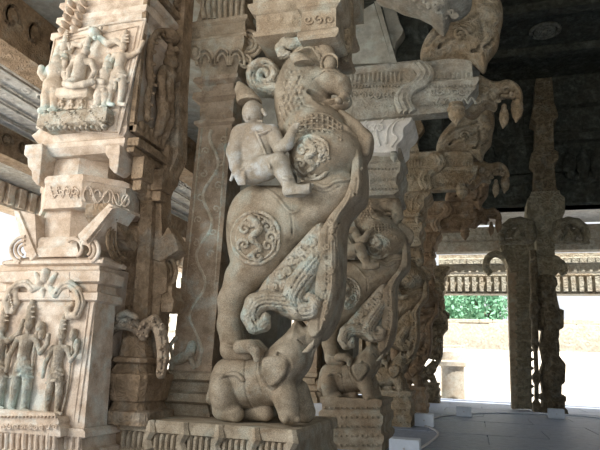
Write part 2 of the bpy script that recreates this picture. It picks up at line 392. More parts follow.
def make_yali(root, h=.012, T=None, style=0):
    B = Sculpt(YA, (203, 28, 380, 372), YA-.75, YA+.75, h, T)
    # torso running from the haunch up to the chest
    B.poly([(229, 225), (236, 202), (252, 188), (272, 187), (296, 186), (320, 178), (346, 172), (359, 182), (356, 198), (342, 216), (322, 230), (303, 243), (288, 262), (276, 277), (258, 286), (240, 280), (231, 256)], 0, .24, .17)
    B.ell(256, 238, .06, 27, 36, .27, 8, k=.03)
    B.limb([(257, 262, .06, 22), (243, 278, .08, 17.5), (231, 300, .08, 12.5), (229, 325, .08, 11), (232, 345, .08, 11)], k=.04)
    B.limb([(231, 350, .12, 10.5), (247, 353, .14, 7.5)], k=.03)
    for i, w in enumerate((.27, .17, .06)): B.limb([(240+i*3, 347, w, 6.5), (250+i*3.5, 346, w+.02, 6), (256+i*3.5, 351, w+.02, 5), (257+i*3.5, 359, w+.01, 3.4)], k=.006)
    B.ridge(spline([(221, 342), (232, 346), (242, 342)], 5, False), 1.2, lift=.006)
    B.limb([(240, 300, -.28, 12), (240, 345, -.28, 11), (258, 352, -.26, 7)], k=.03)
    # chest, shoulder, neck
    B.ell(326, 157, .06, 37, 27, .33, 4, k=.03)
    B.poly([(279, 84), (290, 64), (312, 56), (330, 80), (330, 105), (343, 118), (353, 138), (350, 160), (300, 160), (286, 148), (279, 125), (276, 104)], 0, .24, .16, k=.03)
    B.ell(311, 128, .1, 28, 22, .24, 0, k=.04)
    # head
    B.ell(312, 62, .04, 24, 22, .22, 0, k=.03)
    B.ell(306, 92, .05, 20, 24, .24, 0, k=.03)
    B.limb([(292, 47, .1, 6), (310, 46, .14, 8), (324, 48, .16, 8.5), (329, 60, .14, 8.5)], k=.025)
    for q in range(4): B.ridge(spline([(296, 50+q*1.5), (306, 44+q*1.6), (318, 44+q*2.2), (322, 54+q*3)], 5, False), .6, k=.004, op='cut')
    B.limb([(318, 80, .07, 13), (331, 81, .1, 12.5), (341, 85, .1, 10), (344, 90, .08, 8)], k=.025, sy=1.25)
    B.limb([(322, 108, .0, 8), (336, 106, .03, 7.5), (345, 102, .05, 7)], k=.012, sy=1.3)
    B.limb([(308, 89, .3, 3.2), (318, 93, .28, 5), (330, 97.5, .22, 4.2), (346, 98, .16, 2.4)], k=.006, op='cut', sy=3.6)
    B.ell(345, 97, .1, 5.5, 4, .09, 0, k=.008)
    B.ell(339, 101, .2, 4, 3, .06, 0, k=.008)
    B.limb([(314, 95, .28, 3.6), (321, 101, .24, 2.6)], k=.01, op='cut', sy=3)
    B.ridge(spline([(312, 80), (322, 73), (334, 71), (343, 76)], 5, False), .8, k=.006, op='cut')
    B.ridge(spline([(300, 76), (296, 90), (302, 104), (312, 108)], 5, False), 1.0, k=.01, op='cut')
    B.limb([(341, 79, .25, 1.6)], k=.01, op='cut')
    B.limb([(298, 55, .24, 4), (308, 52, .26, 5), (316, 59, .26, 3)], k=.008, op='cut', sy=2.4)
    B.limb([(318, 113, .12, 3.5), (332, 120, .16, 3.5), (346, 130, .14, 4), (355, 140, .05, 5)], k=.02)
    # mane ridges & beads follow the neck
    for i in range(5):
        B.ridge(spline([(283+i*4.2, 78+i*1.5), (279+i*4.6, 98), (283+i*4.8, 118), (292+i*4, 128)], 5, False), .5, k=.006, op='cut')
    for j in range(11):
        for i in range(5):
            px = 280+i*5.0+(j % 2)*2; py = 72+j*5.2
            y = B.front(px, py)
            if y is not None and (px-296)*.6 < 12: B.cap3(at(*B.T(px, py), y), at(*B.T(px, py), y-.004), 1.7*B.u, 1.7*B.u, .008)
    for r in range(4):
        pth = spline([(296, 117+r*5), (312, 113+r*5.2), (328, 115+r*5), (341, 124+r*4.4)], 6, False)
        B.ridge(pth, .9, k=.006, lift=.004)
        for q in pth[::2]:
            y = B.front(q[0], q[1]+2.6)
            if y is not None: B.cap3(at(*B.T(q[0], q[1]+2.6), y), at(*B.T(q[0], q[1]+2.6), y-.006), 1.4*B.u, 1.4*B.u, .004)
    for px, py, w0 in ((352, 122, .02), (360, 132, .02)): B.limb([(px, py, w0, 2)], k=.01)
    # skirt edge on the flank, crease under the torso
    B.ridge(spline([(236, 203), (250, 193), (263, 189), (276, 196), (290, 212), (298, 210)], 6, False), 1.1, lift=.004)
    if style == 1:
        B.limb([(334, 66, .1, 9), (342, 78, .12, 9), (346, 92, .12, 8.5), (347, 104, .12, 8), (343, 112, .1, 7)], k=.03)
    B.ridge(spline([(290, 212), (292, 232), (284, 258), (268, 272)], 5, False), .9, op='cut')
    B.ridge(spline([(292, 172), (302, 180), (314, 183), (325, 187), (336, 181), (350, 179), (362, 168)], 6, False), 1.4, lift=.006)
    B.ridge(spline([(294, 177), (306, 186), (325, 192), (340, 186)], 6, False), .9, op='cut')
    body = B.build('beast_body', M['yali'], root)
    medallion(B, body, 'haunch_medallion', 256, 238, 24, 26, M['carve'], h*.8, 'swirling scroll roundel carved on the thigh')
    medallion(B, body, 'shoulder_medallion', 311, 158, 20, 22, M['carve'], h*.8, 'swirling scroll roundel carved on the shoulder')
    # ear, eye, horn
    S = Sculpt(YA, (284, 46, 322, 76), YA-.5, YA, h*.8, T)
    S.ell(303, 62.5, .3, 17, 7.5, .07, -38, k=.01); S.ridge([(294, 55), (303, 63), (312, 70)], 1.8, op='cut')
    S.build('ear', M['yali'], body)
    S = Sculpt(YA, (318, 50, 342, 78), YA-.5, YA, h*.8, T)
    S.ell(330, 64, .21, 6.5, 7.5, .07, 0); S.limb([(x, y, .23, 1.3) for x, y in [(330+9*math.cos(a/3), 64+10*math.sin(a/3)) for a in range(20)]], k=.01)
    S.build('eye', M['yali'], body)
    S = Sculpt(YA, (270, 32, 340, 62), YA-.5, YA, h*.8, T)
    S.limb([(330, 44, .1, 4.5), (316, 41, .2, 5), (304, 41, .22, 5.5), (292, 44, .22, 6), (285, 43, .22, 6), (280, 48, .22, 5.5), (282, 55, .22, 5), (288, 54, .22, 3.5)], k=.012)
    S.ridge(spline([(322, 40), (305, 37.5), (292, 40), (282, 40), (276, 46), (280, 53)], 5, False), .9, op='cut')
    S.build('brow_horn', M['carve'], body)
    S = Sculpt(YA, (246, 56, 292, 96), YA-.3, YA+.3, h*.8, T)
    sp = spiral(266, 76, 15, 2, -1.9, -1.7, 26)
    S.limb([(292, 98, .02, 7), (283, 91, .0, 7)]+[(p[0], p[1], .0+.06*i/26, 6.4-3.4*i/26) for i, p in enumerate(sp)], k=.006, sy=2)
    S.ridge([(p[0], p[1]) for p in spiral(266, 76, 16, 4, -1.9, -1.5, 26)], .8, op='cut')
    S.build('mane_curl', M['carve'], body)
    # long carved band down the breast
    S = Sculpt(YA, (300, 108, 380, 345), YA-.5, YA+.6, h, T)
    S.poly([(355, 150), (365, 158), (366, 196), (356, 210), (346, 226), (344, 262), (343, 288), (338, 314), (327, 336), (318, 341), (312, 330), (318, 305), (321, 262), (324, 238), (334, 220), (348, 202), (354, 180)], -.06, .26, .035, k=.012)
    S.poly([(336, 110), (350, 116), (364, 128), (373, 136), (372, 152), (364, 162), (352, 152), (344, 130)], -.12, .2, .08, k=.03)
    S.limb([(340, 112, .02, 3.5), (356, 124, .04, 4), (368, 138, .04, 4.5), (366, 152, .04, 4)], k=.02)
    for d_ in (0, 5.5, 11):
        S.ridge(spline([(357-d_*.8, 178), (354-d_, 199), (343-d_, 216), (336-d_*.8, 232), (337-d_*.9, 262), (336-d_*.9, 288), (331-d_, 312), (322-d_*.3, 330)], 8, False), .8, op='cut' if d_ != 5.5 else 'add', lift=0 if d_ != 5.5 else .004)
    for i in range(13):
        t = i/12; py = 222+t*98; px = 330-t*6+3*math.sin(i*1.3)
        S.ridge(spiral(px, py, 3.6, .6, i*1.1, 1.2*(1 if i % 2 else -1), 10), .8, lift=.004)
    S.build('breast_band', M['yali'], root)
    # scroll tail with two big curls and leaf-work
    S = Sculpt(YA, (236, 215, 345, 342), YA-.5, YA+.6, h, T)
    S.poly([(280, 268), (300, 246), (322, 224), (332, 236), (331, 300), (327, 330), (317, 338), (309, 322), (296, 321), (282, 316), (268, 308), (261, 296), (268, 281)], -.04, .2, .07, k=.02)
    S.limb([(324, 244, .10, 5), (317, 258, .14, 8), (307, 272, .17, 10), (297, 286, .19, 11), (292, 300, .2, 10.5), (299, 311, .2, 9), (311, 311, .2, 7.5), (316, 302, .2, 5.5), (310, 296, .2, 4), (304, 299, .2, 3)], k=.006, sy=1.1)
    S.limb([(297, 304, .12, 8), (283, 302, .15, 8.5), (268, 300, .16, 9.5), (256, 304, .16, 10.5), (251, 316, .16, 9.5), (255, 326, .16, 8), (264, 325, .16, 6.5), (266, 317, .16, 4.5)], k=.006, sy=1.3)
    for off in (-4.5, 0, 4.5):
        S.ridge(spline([(320+off, 256), (308+off, 272+off*.5), (297+off, 287+off*.3), (292+off, 300), (299+off*.3, 311+off), (311, 311+off)], 8, False), .9, op='cut')
        S.ridge(spline([(288, 302+off), (268, 300+off), (256+off*.5, 304+off*.7), (251+off, 316), (256+off*.3, 326+off*.8)], 8, False), .9, op='cut')
    for i, (px, py) in enumerate([(291, 260), (301, 252), (312, 243), (323, 234), (280, 274), (274, 287), (288, 272), (325, 266), (322, 280), (325, 294), (302, 262), (284, 286), (319, 322), (310, 252), (326, 308)]):
        S.ridge(spiral(px, py, 5, .8, i*1.7, 1.3*(1 if i % 2 else -1), 14), 1.5, lift=.006, k=.006)
        S.limb([(px, py, .17, .1)], k=.01)
    t_ = S.build('scroll_tail', M['carve'], root); t_['label'] = 'leafy scroll work with two large curls'
    # elephant under the beast
    E = Sculpt(YA, (203, 296, 345, 428), YA-.7, YA+.7, h, T)
    E.poly([(211, 404), (212, 386), (216, 369), (224, 359), (240, 356), (262, 356), (272, 347), (282, 339), (292, 328), (300, 320), (308, 328), (316, 332), (314, 350), (309, 366), (300, 381), (291, 393), (280, 405), (262, 408), (235, 410)], .0, .27, .2, k=.03)
    E.ell(226, 393, .16, 14.5, 21, .2, 12, k=.006)
    E.limb([(222, 410, .2, 9), (236, 414, .22, 7.5)], k=.03)
    E.limb([(278, 378, .14, 16), (286, 398, .2, 11), (289, 414, .22, 9.5)], k=.04)
    E.limb([(252, 408, .02, 7), (266, 413, .08, 7), (244, 414, .04, 6)], k=.015)
    E.limb([(292, 416, .24, 4.5), (297, 419, .24, 3.4)], k=.01); E.limb([(285, 419, .3, 3.6)], k=.01)
    E.limb([(297, 392, -.14, 12), (305, 412, -.16, 10)], k=.03)
    E.limb([(218, 395, -.3, 12), (218, 413, -.3, 10)], k=.03)
    E.ell(291, 358, .08, 19, 21, .26, -30, k=.04)
    E.limb([(300, 348, .06, 13), (310, 338, .06, 10), (320, 326, .05, 7.5), (328, 312, .03, 6), (334, 298, .0, 4.5)], k=.03)
    E.limb([(296, 326, .1, 4), (303, 334, .14, 4), (309, 340, .14, 3)], k=.015)
    E.ridge(spline([(262, 356), (260, 368), (264, 380), (272, 389), (281, 381), (289, 370), (288, 360), (278, 354)], 6, False), 1.8, op='cut')
    E.ridge(spline([(246, 357), (244, 375), (246, 395), (252, 408)], 6, False), .8, op='cut')
    E.ridge(spline([(258, 357), (256, 375), (262, 392)], 6, False), .7, op='cut')
    E.ridge(spline([(214, 384), (222, 376), (236, 374), (243, 380)], 6, False), 1.6, lift=.01)
    E.ridge(spline([(300, 366), (310, 356), (314, 346)], 5, False), 1.4, op='cut')
    E.ridge(spline([(298, 340), (302, 344), (300, 348)], 4, False), .8, op='cut')
    eb = E.build('elephant_body', M['yali'], root)
    S = Sculpt(YA, (254, 348, 296, 394), YA-.6, YA, h*.8, T)
    S.poly([(264, 358), (279, 356), (288, 365), (284, 377), (272, 387), (265, 378), (262, 368)], .31, .035, .03, k=.01)
    S.build('elephant_ear', M['yali'], eb)
    S = Sculpt(YA, (292, 336, 320, 352), YA-.6, YA, h*.8, T)
    S.limb([(304, 354, .26, 2.6), (311, 346, .27, 2.2), (316, 340, .26, 1.4)], k=.01); S.build('tusk', M['yali'], eb)
    # rider astride, facing right
    R = Sculpt(YA, (222, 80, 320, 206), YA-.75, YA+.3, h, T)
    R.poly([(238, 131), (250, 124), (268, 125), (278, 132), (276, 150), (276, 168), (264, 180), (244, 180), (240, 158)], .24, .15, .11, k=.02)
    R.limb([(256, 128, .24, 6), (256, 120, .25, 5.5)], k=.02)
    R.ell(253, 113, .27, 11, 13, .12, 0, k=.02)
    R.limb([(262.5, 110, .3, 2.2), (265.5, 115, .3, 2)], k=.008)
    R.limb([(258, 121.5, .3, 1.6), (262, 121, .3, 1.4)], k=.006)
    R.limb([(256, 110, .385, 1.5), (260, 110, .37, 1.3)], k=.006, op='cut')
    R.limb([(248, 113, .36, 2.6), (248, 118, .36, 1.6)], k=.006)
    R.limb([(241, 135, .3, 10.5), (235, 152, .34, 8.6), (237, 166, .36, 7.2), (239, 174, .38, 6)], k=.02)
    for i in range(5): R.limb([(236+i*1.9, 173, .38+.01*i, 2), (237+i*1.8, 179, .41, 1.7), (239+i*1.5, 184, .39, 1.4)], k=.006)
    R.limb([(233, 174, .4, 1.9), (231, 180, .42, 1.5)], k=.008)
    R.limb([(272, 132, .3, 8), (280, 148, .36, 7), (287, 144, .4, 6), (293, 130, .42, 4.2)], k=.02)
    for i in range(4): R.limb([(292+i*1.4, 129, .43, 1.6), (294+i*1.5, 124, .44, 1.4)], k=.006)
    R.limb([(252, 172, .3, 13), (266, 168, .36, 12), (279, 163, .4, 10), (283, 172, .4, 8), (290, 186, .4, 6.6)], k=.02)
    R.limb([(290, 190, .4, 7.5), (300, 192, .41, 6.4), (310, 188, .41, 4.6)], k=.012)
    for i in range(5): R.limb([(306, 190-i*.9, .44-.03*i, 2.1), (312+i*.2, 187.5-i*.6, .44-.03*i, 1.7)], k=.005)
    R.ridge(spline([(283, 178), (288, 179), (293, 178)], 4, False), 1.3, lift=.004)
    R.ridge(spline([(228, 168), (234, 171), (243, 168)], 4, False), 1.2, lift=.004)
    R.ridge(spline([(246, 128), (258, 134), (270, 130)], 4, False), 1.3, lift=.006)
    R.ridge(spline([(256, 132), (264, 150), (270, 168)], 4, False), 1.2, lift=.006)
    rb = R.build('rider_figure', M['rider'], root)
    S = Sculpt(YA, (234, 78, 268, 112), YA-.6, YA, h*.8, T)
    S.limb([(251, 105, .27, 11.6), (246, 97, .27, 10), (241, 89, .26, 6.5), (239, 84, .26, 3)], k=.012)
    S.limb([(243, 109, .36, 2.2), (252, 105, .39, 2.4), (262, 104, .36, 2.2)], k=.01); S.ridge([(240, 98), (247, 95), (254, 96)], 1.1, lift=.004)
    S.build('conical_cap', M['yali'], rb)
    return body
# ---------------------------------------------------------------- picture-measured masonry helpers
def pxstack(mb, Y, rows, yback, c=0.0, pro=.9, ref=None):
    """rows (py, left, right) measured on the front plane at depth Y, bottom to top; wider rows stand forward"""
    W = []
    for py, l, r in rows:
        a = at(l, py, Y); b = at(r, py, Y); W.append((float(at((l+r)/2, py, Y)[2]), float(a[0]), float(b[0])))
    m = min(w[2]-w[1] for w in W) if ref is None else W[ref][2]-W[ref][1]; R = []
    for z, x0, x1 in W:
        p = ((x1-x0)-m)/2*pro; R.append((z, x0, x1, Y-p, yback+p))
    R.sort(key=lambda q: q[0])
    return mb.rings(R, c)
def octstack(mb, Y, rows):
    R = []
    for py, l, r in rows:
        a = at(l, py, Y); b = at(r, py, Y); w = float(b[0]-a[0]); c = w*.7071
        R.append((float(at((l+r)/2, py, Y)[2]), a[0]-c, b[0]+c, Y, Y+w+2*c, c))
    return mb.rings(R)
def ptube(mb, Y, pts, r, n=6, flatten=1.0, lift=0.0):
    P = [at(a, b, Y-lift) for a, b in pts]; u = Y/F
    rr = [q*u for q in r] if hasattr(r, '__len__') else r*u
    return mb.tube(P, rr, n)
def xtube(mb, X, pts, r, n=6):
    P = [atx(a, b, X) for a, b in pts]; u = float(np.mean([p[1] for p in P]))/F
    return mb.tube(P, r*u, n)
def pball(mb, Y, px, py, rx, ry, rw, n=8):
    c = at(px, py, Y); u = Y/F; return mb.ball(c, (rx*u, rw, ry*u), n)
def pprism(mb, Y, poly, y1, bev=0.0):
    return mb.prism([tuple(at(a, b, Y)[[0, 2]]) for a, b in poly], Y, y1, bev)
def rosettes(mb, Y, x0, x1, py, n, r, tw=1.2, rr=.9, slope=0):
    for i in range(n):
        t = (i+.5)/n; px = x0+(x1-x0)*t
        ptube(mb, Y, spiral(px, py+slope*t, r, r*.15, i*1.9, tw*(1 if i % 2 else -1), 12), rr, 5)
def bumps(mb, Y, x0, x1, py, n, r, rw=None, slope=0):
    for i in range(n):
        t = (i+.5)/n; pball(mb, Y, x0+(x1-x0)*t, py+slope*t, r, r, rw or r*Y/F, 6)
def figure_relief(name, Y, cx, fy, H, mat, parent, lean=.14, flip=1, crown=1.0, h=.009, arm=0, wscale=1.0, depth=1.0, label=None):
    """small standing figure in high relief; cx, fy picture point between the feet, H height with crown"""
    k = H/100.0
    T = lambda u, v: (cx+(u*flip*wscale+(-v)*lean)*k, fy+v*k)
    lo = T(-30, -104); hi = T(30, 4)
    S = Sculpt(Y, (-34, -106, 34, 6), Y-.3*depth, Y+.1, h, T)
    w = .02
    S.limb([(-6, 0, w+.03, 3.6), (-1, 1, w+.05, 3)], k=.01); S.limb([(7, 0, w+.03, 3.6), (13, 1, w+.05, 3)], k=.01)
    S.limb([(-4, -40, w, 7), (-6, -22, w+.02, 5.6), (-6, -2, w+.01, 4)], k=.015)
    S.limb([(4, -40, w, 7), (7, -21, w+.03, 5.6), (7, -2, w+.01, 4)], k=.015)
    S.limb([(0, -40, w, 9.5), (-1, -50, w, 7.2), (0, -62, w+.01, 9)], k=.02)
    S.limb([(-8, -65, w, 5), (8, -65, w, 5)], k=.015)
    S.limb([(0, -68, w, 3.6), (0, -72, w, 3.6)], k=.01)
    S.ell(0, -77, w+.02, 6, 6.6, 6.4*S.u, 0, k=.01)
    S.limb([(2.6, -76, w+.06, 1.2)], k=.01)
    S.limb([(0, -82, w, 6), (0, -90, w, 5), (0, -82-16*crown, w, 3)], k=.01)
    for q in range(3): S.limb([(-5+q*.7, -84-q*4.5, w+.02, 1.4), (5-q*.7, -84-q*4.5, w+.02, 1.4)], k=.004, sy=1.4)
    if arm == 0: S.limb([(9, -65, w, 4), (16, -52, w+.02, 3.4), (22, -60, w+.05, 3), (22, -68, w+.05, 3)], k=.01)
    elif arm == 1: S.limb([(9, -65, w, 4), (14, -50, w+.04, 3.4), (3, -48, w+.09, 3)], k=.01)
    else: S.limb([(9, -65, w, 4), (19, -72, w+.02, 3.4), (22, -84, w+.03, 3)], k=.01)
    S.limb([(-9, -65, w, 4), (-16, -50, w+.02, 3.4), (-17, -36, w+.02, 2.8)], k=.01)
    S.limb([(-12, -30, w, 2), (0, -33, w+.06, 2.4), (12, -30, w, 2)], k=.008)
    S.limb([(-9, -38, w+.02, 2), (0, -41, w+.05, 2), (9, -38, w+.02, 2)], k=.006)
    o = S.build(name, mat, parent)
    if label: o['label'] = label
    return o

# ================================================================ left pier
YL = 4.4
PR = empty('temple_pier', tuple(at(45, 440, YL+.5)[:2])+(0,)); bpy.context.view_layer.update()
tag(PR, 'pale square pier at the left edge carved with deities and corner gables', 'pier')
def lower_edge(py): return 8-(py-250)*.14
# plinth, stepping forward under the figure panel
mb = MB()
pxstack(mb, YL-.12, [(520, -40, 61), (450, -40, 62), (448, -40, 58), (434, -40, 58), (432, -40, 63), (424, -40, 63), (421, -40, 60), (418, -40, 61), (414, -40, 59), (413, -40, 57)], YL+.9, ref=2)
pxstack(mb, YL-.03, [(520, 34, 84), (450, 34, 86), (448, 34, 82), (437, 34, 82), (435, 34, 87), (430, 34, 87), (427, 34, 84)], YL+.9, ref=2)
for i in range(10): ptube(mb, YL-.13, [(1+i*6, 433), (0.5+i*6, 441), (.3+i*6, 449)], [2.4, 1.9, 2.4] if i % 4 else [3, 3.6, 3], 7)
for i in range(3): ptube(mb, YL-.04, [(66+i*6.5, 436), (65.5+i*6.5, 449)], 2.2, 6)
rosettes(mb, YL-.17, 0, 58, 427, 9, 3, rr=1.1); bumps(mb, YL-.16, 0, 58, 417, 16, 1.4, .02)
build(mb, 'plinth', M['pier'], PR, angle=.6)
# lower block with a recessed picture panel
mb = MB()
pxstack(mb, YL, [(430, -17, 84), (302, 1, 95), (300, -3, 99), (293, -2, 100), (291, 4, 95.5), (284, 5, 96.5), (282, 0, 101), (272, 1, 102), (269, 8, 97.5), (266, 8, 98), (264, 4, 104), (261, 5, 105), (257, 14, 102), (254, 30, 82)], YL+.32, ref=0)
b0 = at(30, 300, YL); mb.box(float(b0[0])-.5, float(at(84, 430, YL)[0])-.14, YL+.1, YL+.95, .3, float(at(60, 262, YL)[2]))
build(mb, 'lower_block', M['pier'], PR, angle=.6)
mb = MB()
ptube(mb, YL, [(78, 422), (94, 302)], 1.6); ptube(mb, YL, [(73.5, 422), (89, 302)], .9)
for x0, x1, yy in ((26, 69, 284), (26, 69, 300)): pass
pprism(mb, YL-.035, [(27, 270), (70, 271), (70, 298), (26, 298)], YL+.02, .04)
build(mb, 'panel_frame', M['pier'], PR, angle=.6)
# arched scroll above the figures
S = Sculpt(YL, (-6, 262, 92, 326), YL-.25, YL+.05, .007)
S.limb([(45, 279, .03, 5), (46, 272, .04, 5)], k=.01); S.limb([(40, 282, .04, 4), (36, 274, .04, 2.5)], k=.01); S.limb([(51, 282, .04, 4), (56, 274, .04, 2.5)], k=.01)
S.limb([(43, 290, .04, 3), (44, 296, .03, 2)], k=.01)
S.limb([(42, 286, .02, 4), (33, 289, .03, 4.5), (27, 283, .03, 4.2), (18, 284, .03, 4), (11, 291, .03, 4.5), (7, 301, .03, 5), (8, 312, .03, 3)], k=.012)
S.limb([(16, 290, .02, 3.5), (17, 302, .02, 3.5), (12, 312, .02, 3)], k=.012)
S.limb([(48, 286, .02, 4), (56, 294, .03, 4.5), (62, 286, .03, 4.5), (70, 284, .03, 4.8), (78, 291, .03, 5), (81, 303, .03, 5), (77, 315, .03, 4.5), (69, 316, .03, 3.8), (67, 308, .03, 3.2), (72, 304, .03, 2.8)], k=.012)
for a in ([(33, 289), (27, 283), (18, 284), (11, 291), (7, 301)], [(56, 294), (62, 286), (70, 284), (78, 291), (81, 303), (77, 315)]):
    S.ridge(spline(a, 5, False), .9, k=.004, op='cut')
for i in range(8): S.limb([(9+i*.6, 292+i*2.6, .06, 1.3)], k=.004)
S.build('scroll_arch', M['figure'], PR)['label'] = 'pale foliate arch above the standing figures'
# standing figures
figure_relief('standing_figure', YL, 17, 411, 112, M['figdark'], PR, arm=0, wscale=.85, label='tallest standing figure with tall ribbed crown')
figure_relief('standing_figure', YL, 51, 413, 100, M['figdark'], PR, arm=0, label='slimmer crowned figure nearest the pier corner', wscale=.78)
figure_relief('standing_figure', YL, -8, 408, 104, M['figdark'], PR, arm=2, wscale=.85, label='figure cut by the left edge of the picture')
mb = MB()
ptube(mb, YL, spline([(38, 326), (34, 350), (31, 380), (27, 411)], 4, False), 1.7, lift=.02); pball(mb, YL-.02, 41, 327, 5.5, 7, .05); pball(mb, YL-.02, 42, 334, 4, 7, .04)
ptube(mb, YL, spline([(73, 338), (71, 360), (68, 385), (62, 413)], 4, False), 1.4, lift=.02); pball(mb, YL-.02, 74, 335, 4, 8, .05); pball(mb, YL-.02, 77, 345, 3.4, 8, .04)
ptube(mb, YL, spline([(7, 345), (5, 370), (2, 408)], 4, False), 1.3, lift=.02)
build(mb, 'staff', M['figdark'], PR, smooth=True)['label'] = 'thin staffs topped with buds beside the figures'
mb = MB(); pxstack(mb, YL-.1, [(419, -30, 57), (417, -30, 58), (411, -28, 57), (410, -26, 55)], YL+.05)
build(mb, 'figure_ledge', M['pier'], PR, bevel=.008)
# roof roll and corner gables with concentric curls
mb = MB()
pxstack(mb, YL+.05, [(258, 30, 82), (255, 31, 83), (250, 31, 81), (247, 33, 79), (243, 33, 79), (240, 35, 78), (237, 37, 76)], YL+.8)
build(mb, 'roof_roll', M['pier'], PR, angle=.6)
def gable(mirror=False):
    mb = MB()
    pprism(mb, YL-.06, [(110, 202), (117, 207), (89, 246), (80, 243), (77, 235)], YL+.25, .06)
    pprism(mb, YL-.10, [(110, 205), (114, 207), (85, 243), (80, 240)], YL, .1)
    for i in range(9): pball(mb, YL-.1, 110-i*2.9, 212+i*3.6, 1.1, 1.1, .012, 6)
    for r, t in ((15, 2.6), (10.5, 2.2), (6.5, 1.6)):
        ptube(mb, YL-.03, [(84+r*math.cos(a), 250-r*.95*math.sin(a)) for a in np.linspace(-1.0, 1.9, 12)], t, 8)
    ptube(mb, YL-.02, [(74+8*math.cos(a), 248-9*math.sin(a)) for a in np.linspace(-1.2, 2.4, 12)], 2.2, 8)
    return build(mb, 'corner_gable', M['pier'], PR, angle=.7)
gable()['label'] = 'raised gable finial on the front right corner'
mb = MB()
X1 = float(at(101, 262, YL)[0])+.02
def ptx(px, py): q = atx(px, py, X1); return (q[1], q[2])
A = [ptx(*q) for q in ((110, 203), (134, 246), (130, 251), (124, 247), (108, 214))]
mb.prismx([(float(a), float(b)) for a, b in A], X1-.25, X1+.05)
for k, (o, t) in enumerate(((0, 2.2), (4.5, 1.8), (9, 1.6))):
    xtube(mb, X1, spline([(112+o*.3, 222+o), (107+o, 240+o*.5), (112+o, 256), (121+o*.6, 264-o*.6)], 5, False), t)
for i in range(9): xtube(mb, X1+.06, [(112+i*2.1, 211+i*4), (112.6+i*2.1, 212+i*4)], 1.0)
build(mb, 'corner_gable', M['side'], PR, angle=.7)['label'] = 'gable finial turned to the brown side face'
mb = MB()
pprism(mb, YL-.03, [(13, 209), (18, 210), (37, 256), (31, 262), (24, 250)], YL+.25, .05)
pprism(mb, YL, [(18, 210), (35, 214), (37, 256)], YL+.2, .02)
for r, t in ((14, 2.4), (9.5, 2), (5.5, 1.6)):
    ptube(mb, YL-.03, [(25-r*math.cos(a), 250-r*.95*math.sin(a)) for a in np.linspace(-1.2, 1.6, 12)], t, 8)
build(mb, 'corner_gable', M['pier'], PR, angle=.7)['label'] = 'gable finial on the front left corner'
# faceted shaft and belt
YN = YL+.12
mb = MB(); octstack(mb, YN, [(262, 42, 68), (206, 47, 71)]); octstack(mb, YN+.02, [(180, 53, 77), (146, 57, 81)]); build(mb, 'shaft', M['pier'], PR, angle=.5)
mb = MB(); octstack(mb, YN-.1, [(208, 44, 80), (206, 43, 82), (203, 43.5, 82), (202, 45, 81), (182, 46, 82), (181, 45, 83), (177, 45, 83), (175, 48, 82)])
for (a, b, yy) in ((50, 78, 192),): rosettes(mb, YN-.11, a, b, yy, 4, 4.5, rr=1.0)
ptube(mb, YN-.11, spline([(50+i*4, 192+(6 if i % 2 else -6)) for i in range(8)], 4, False), .8)
# vine on the slanted facet of the belt
a0 = at(83, 192, YN-.1); wv = float(at(83, 192, YN-.1)[0]-at(44, 192, YN-.1)[0])
for q in range(5):
    pts = [(a0[0]+wv*.7071*(q+.5)/5+.035*math.cos(t)*.7, YN-.1+wv*.7071*(q+.5)/5+.035*math.cos(t)*.7-.005, a0[2]-.02+.06*math.sin(t)) for t in np.linspace(0, 4.5+q, 12)]
    mb.tube(pts, .012, 5)
pts = [(a0[0]+wv*.7071*t, YN-.107+wv*.7071*t, a0[2]-.01+.07*math.sin(t*14)) for t in np.linspace(.05, .95, 26)]
mb.tube(pts, .014, 6)
build(mb, 'carved_belt', M['pier'], PR, angle=.5)
# upper block
mb = MB()
pxstack(mb, YL, [(152, 48, 116), (149, 42, 121), (146, 36, 124), (142, 35, 125), (140, 38, 122), (136, 36, 126), (132, 34, 128), (129, 37, 127), (126, 39, 126), (36, 56, 140), (34, 53, 144), (28, 54, 145), (26, 60, 140), (19, 61, 141), (17, 58, 146), (12, 59, 147), (10, 63, 142), (3, 64, 143), (1, 61, 148), (-3, 62, 148), (-5, 65, 144), (-60, 72, 152), (-64, 66, 160), (-90, 68, 164), (-150, 80, 175)], YL+.82, pro=.6, ref=9)
build(mb, 'upper_block', M['pier'], PR, angle=.5)
mb = MB()
fr = [(37, 128), (55, 39), (66, 34), (90, 27), (120, 22), (146, 19), (141, 42), (119, 134)]
ptube(mb, YL-.04, fr+[fr[0]], 1.5, 6); ptube(mb, YL-.05, [(43, 126), (60, 42), (138, 26), (115, 130), (43, 126)], .8, 5)
pprism(mb, YL-.04, [(38, 128), (56, 40), (144, 21), (119, 132)], YL+.06, .02)
for s_ in (0, 1):
    for i in range(5): pball(mb, YL-.04, (63 if s_ == 0 else 75)+i*2.2-(0), 32-i*7+(0 if s_ == 0 else -2), 5-.4*i, 4.6, .07)
build(mb, 'relief_panel', M['pier'], PR, angle=.6)
mb = MB(); pxstack(mb, YL-.11, [(129, 46, 102), (125, 41, 109), (119, 42, 110), (112, 46, 109), (110, 48, 106)], YL+.05)
for i in range(34):
    px = 46+(i*29 % 60); py = 112+(i*7 % 16); pball(mb, YL-.15, px, py, 3.2+(i % 3), 2.2, .035, 6)
for i in range(12): pball(mb, YL-.13, 45+i*5.4, 129-(i % 2), 3.2, 3, .05, 6)
build(mb, 'relief_ledge', M['figdark'], PR, bevel=.01)
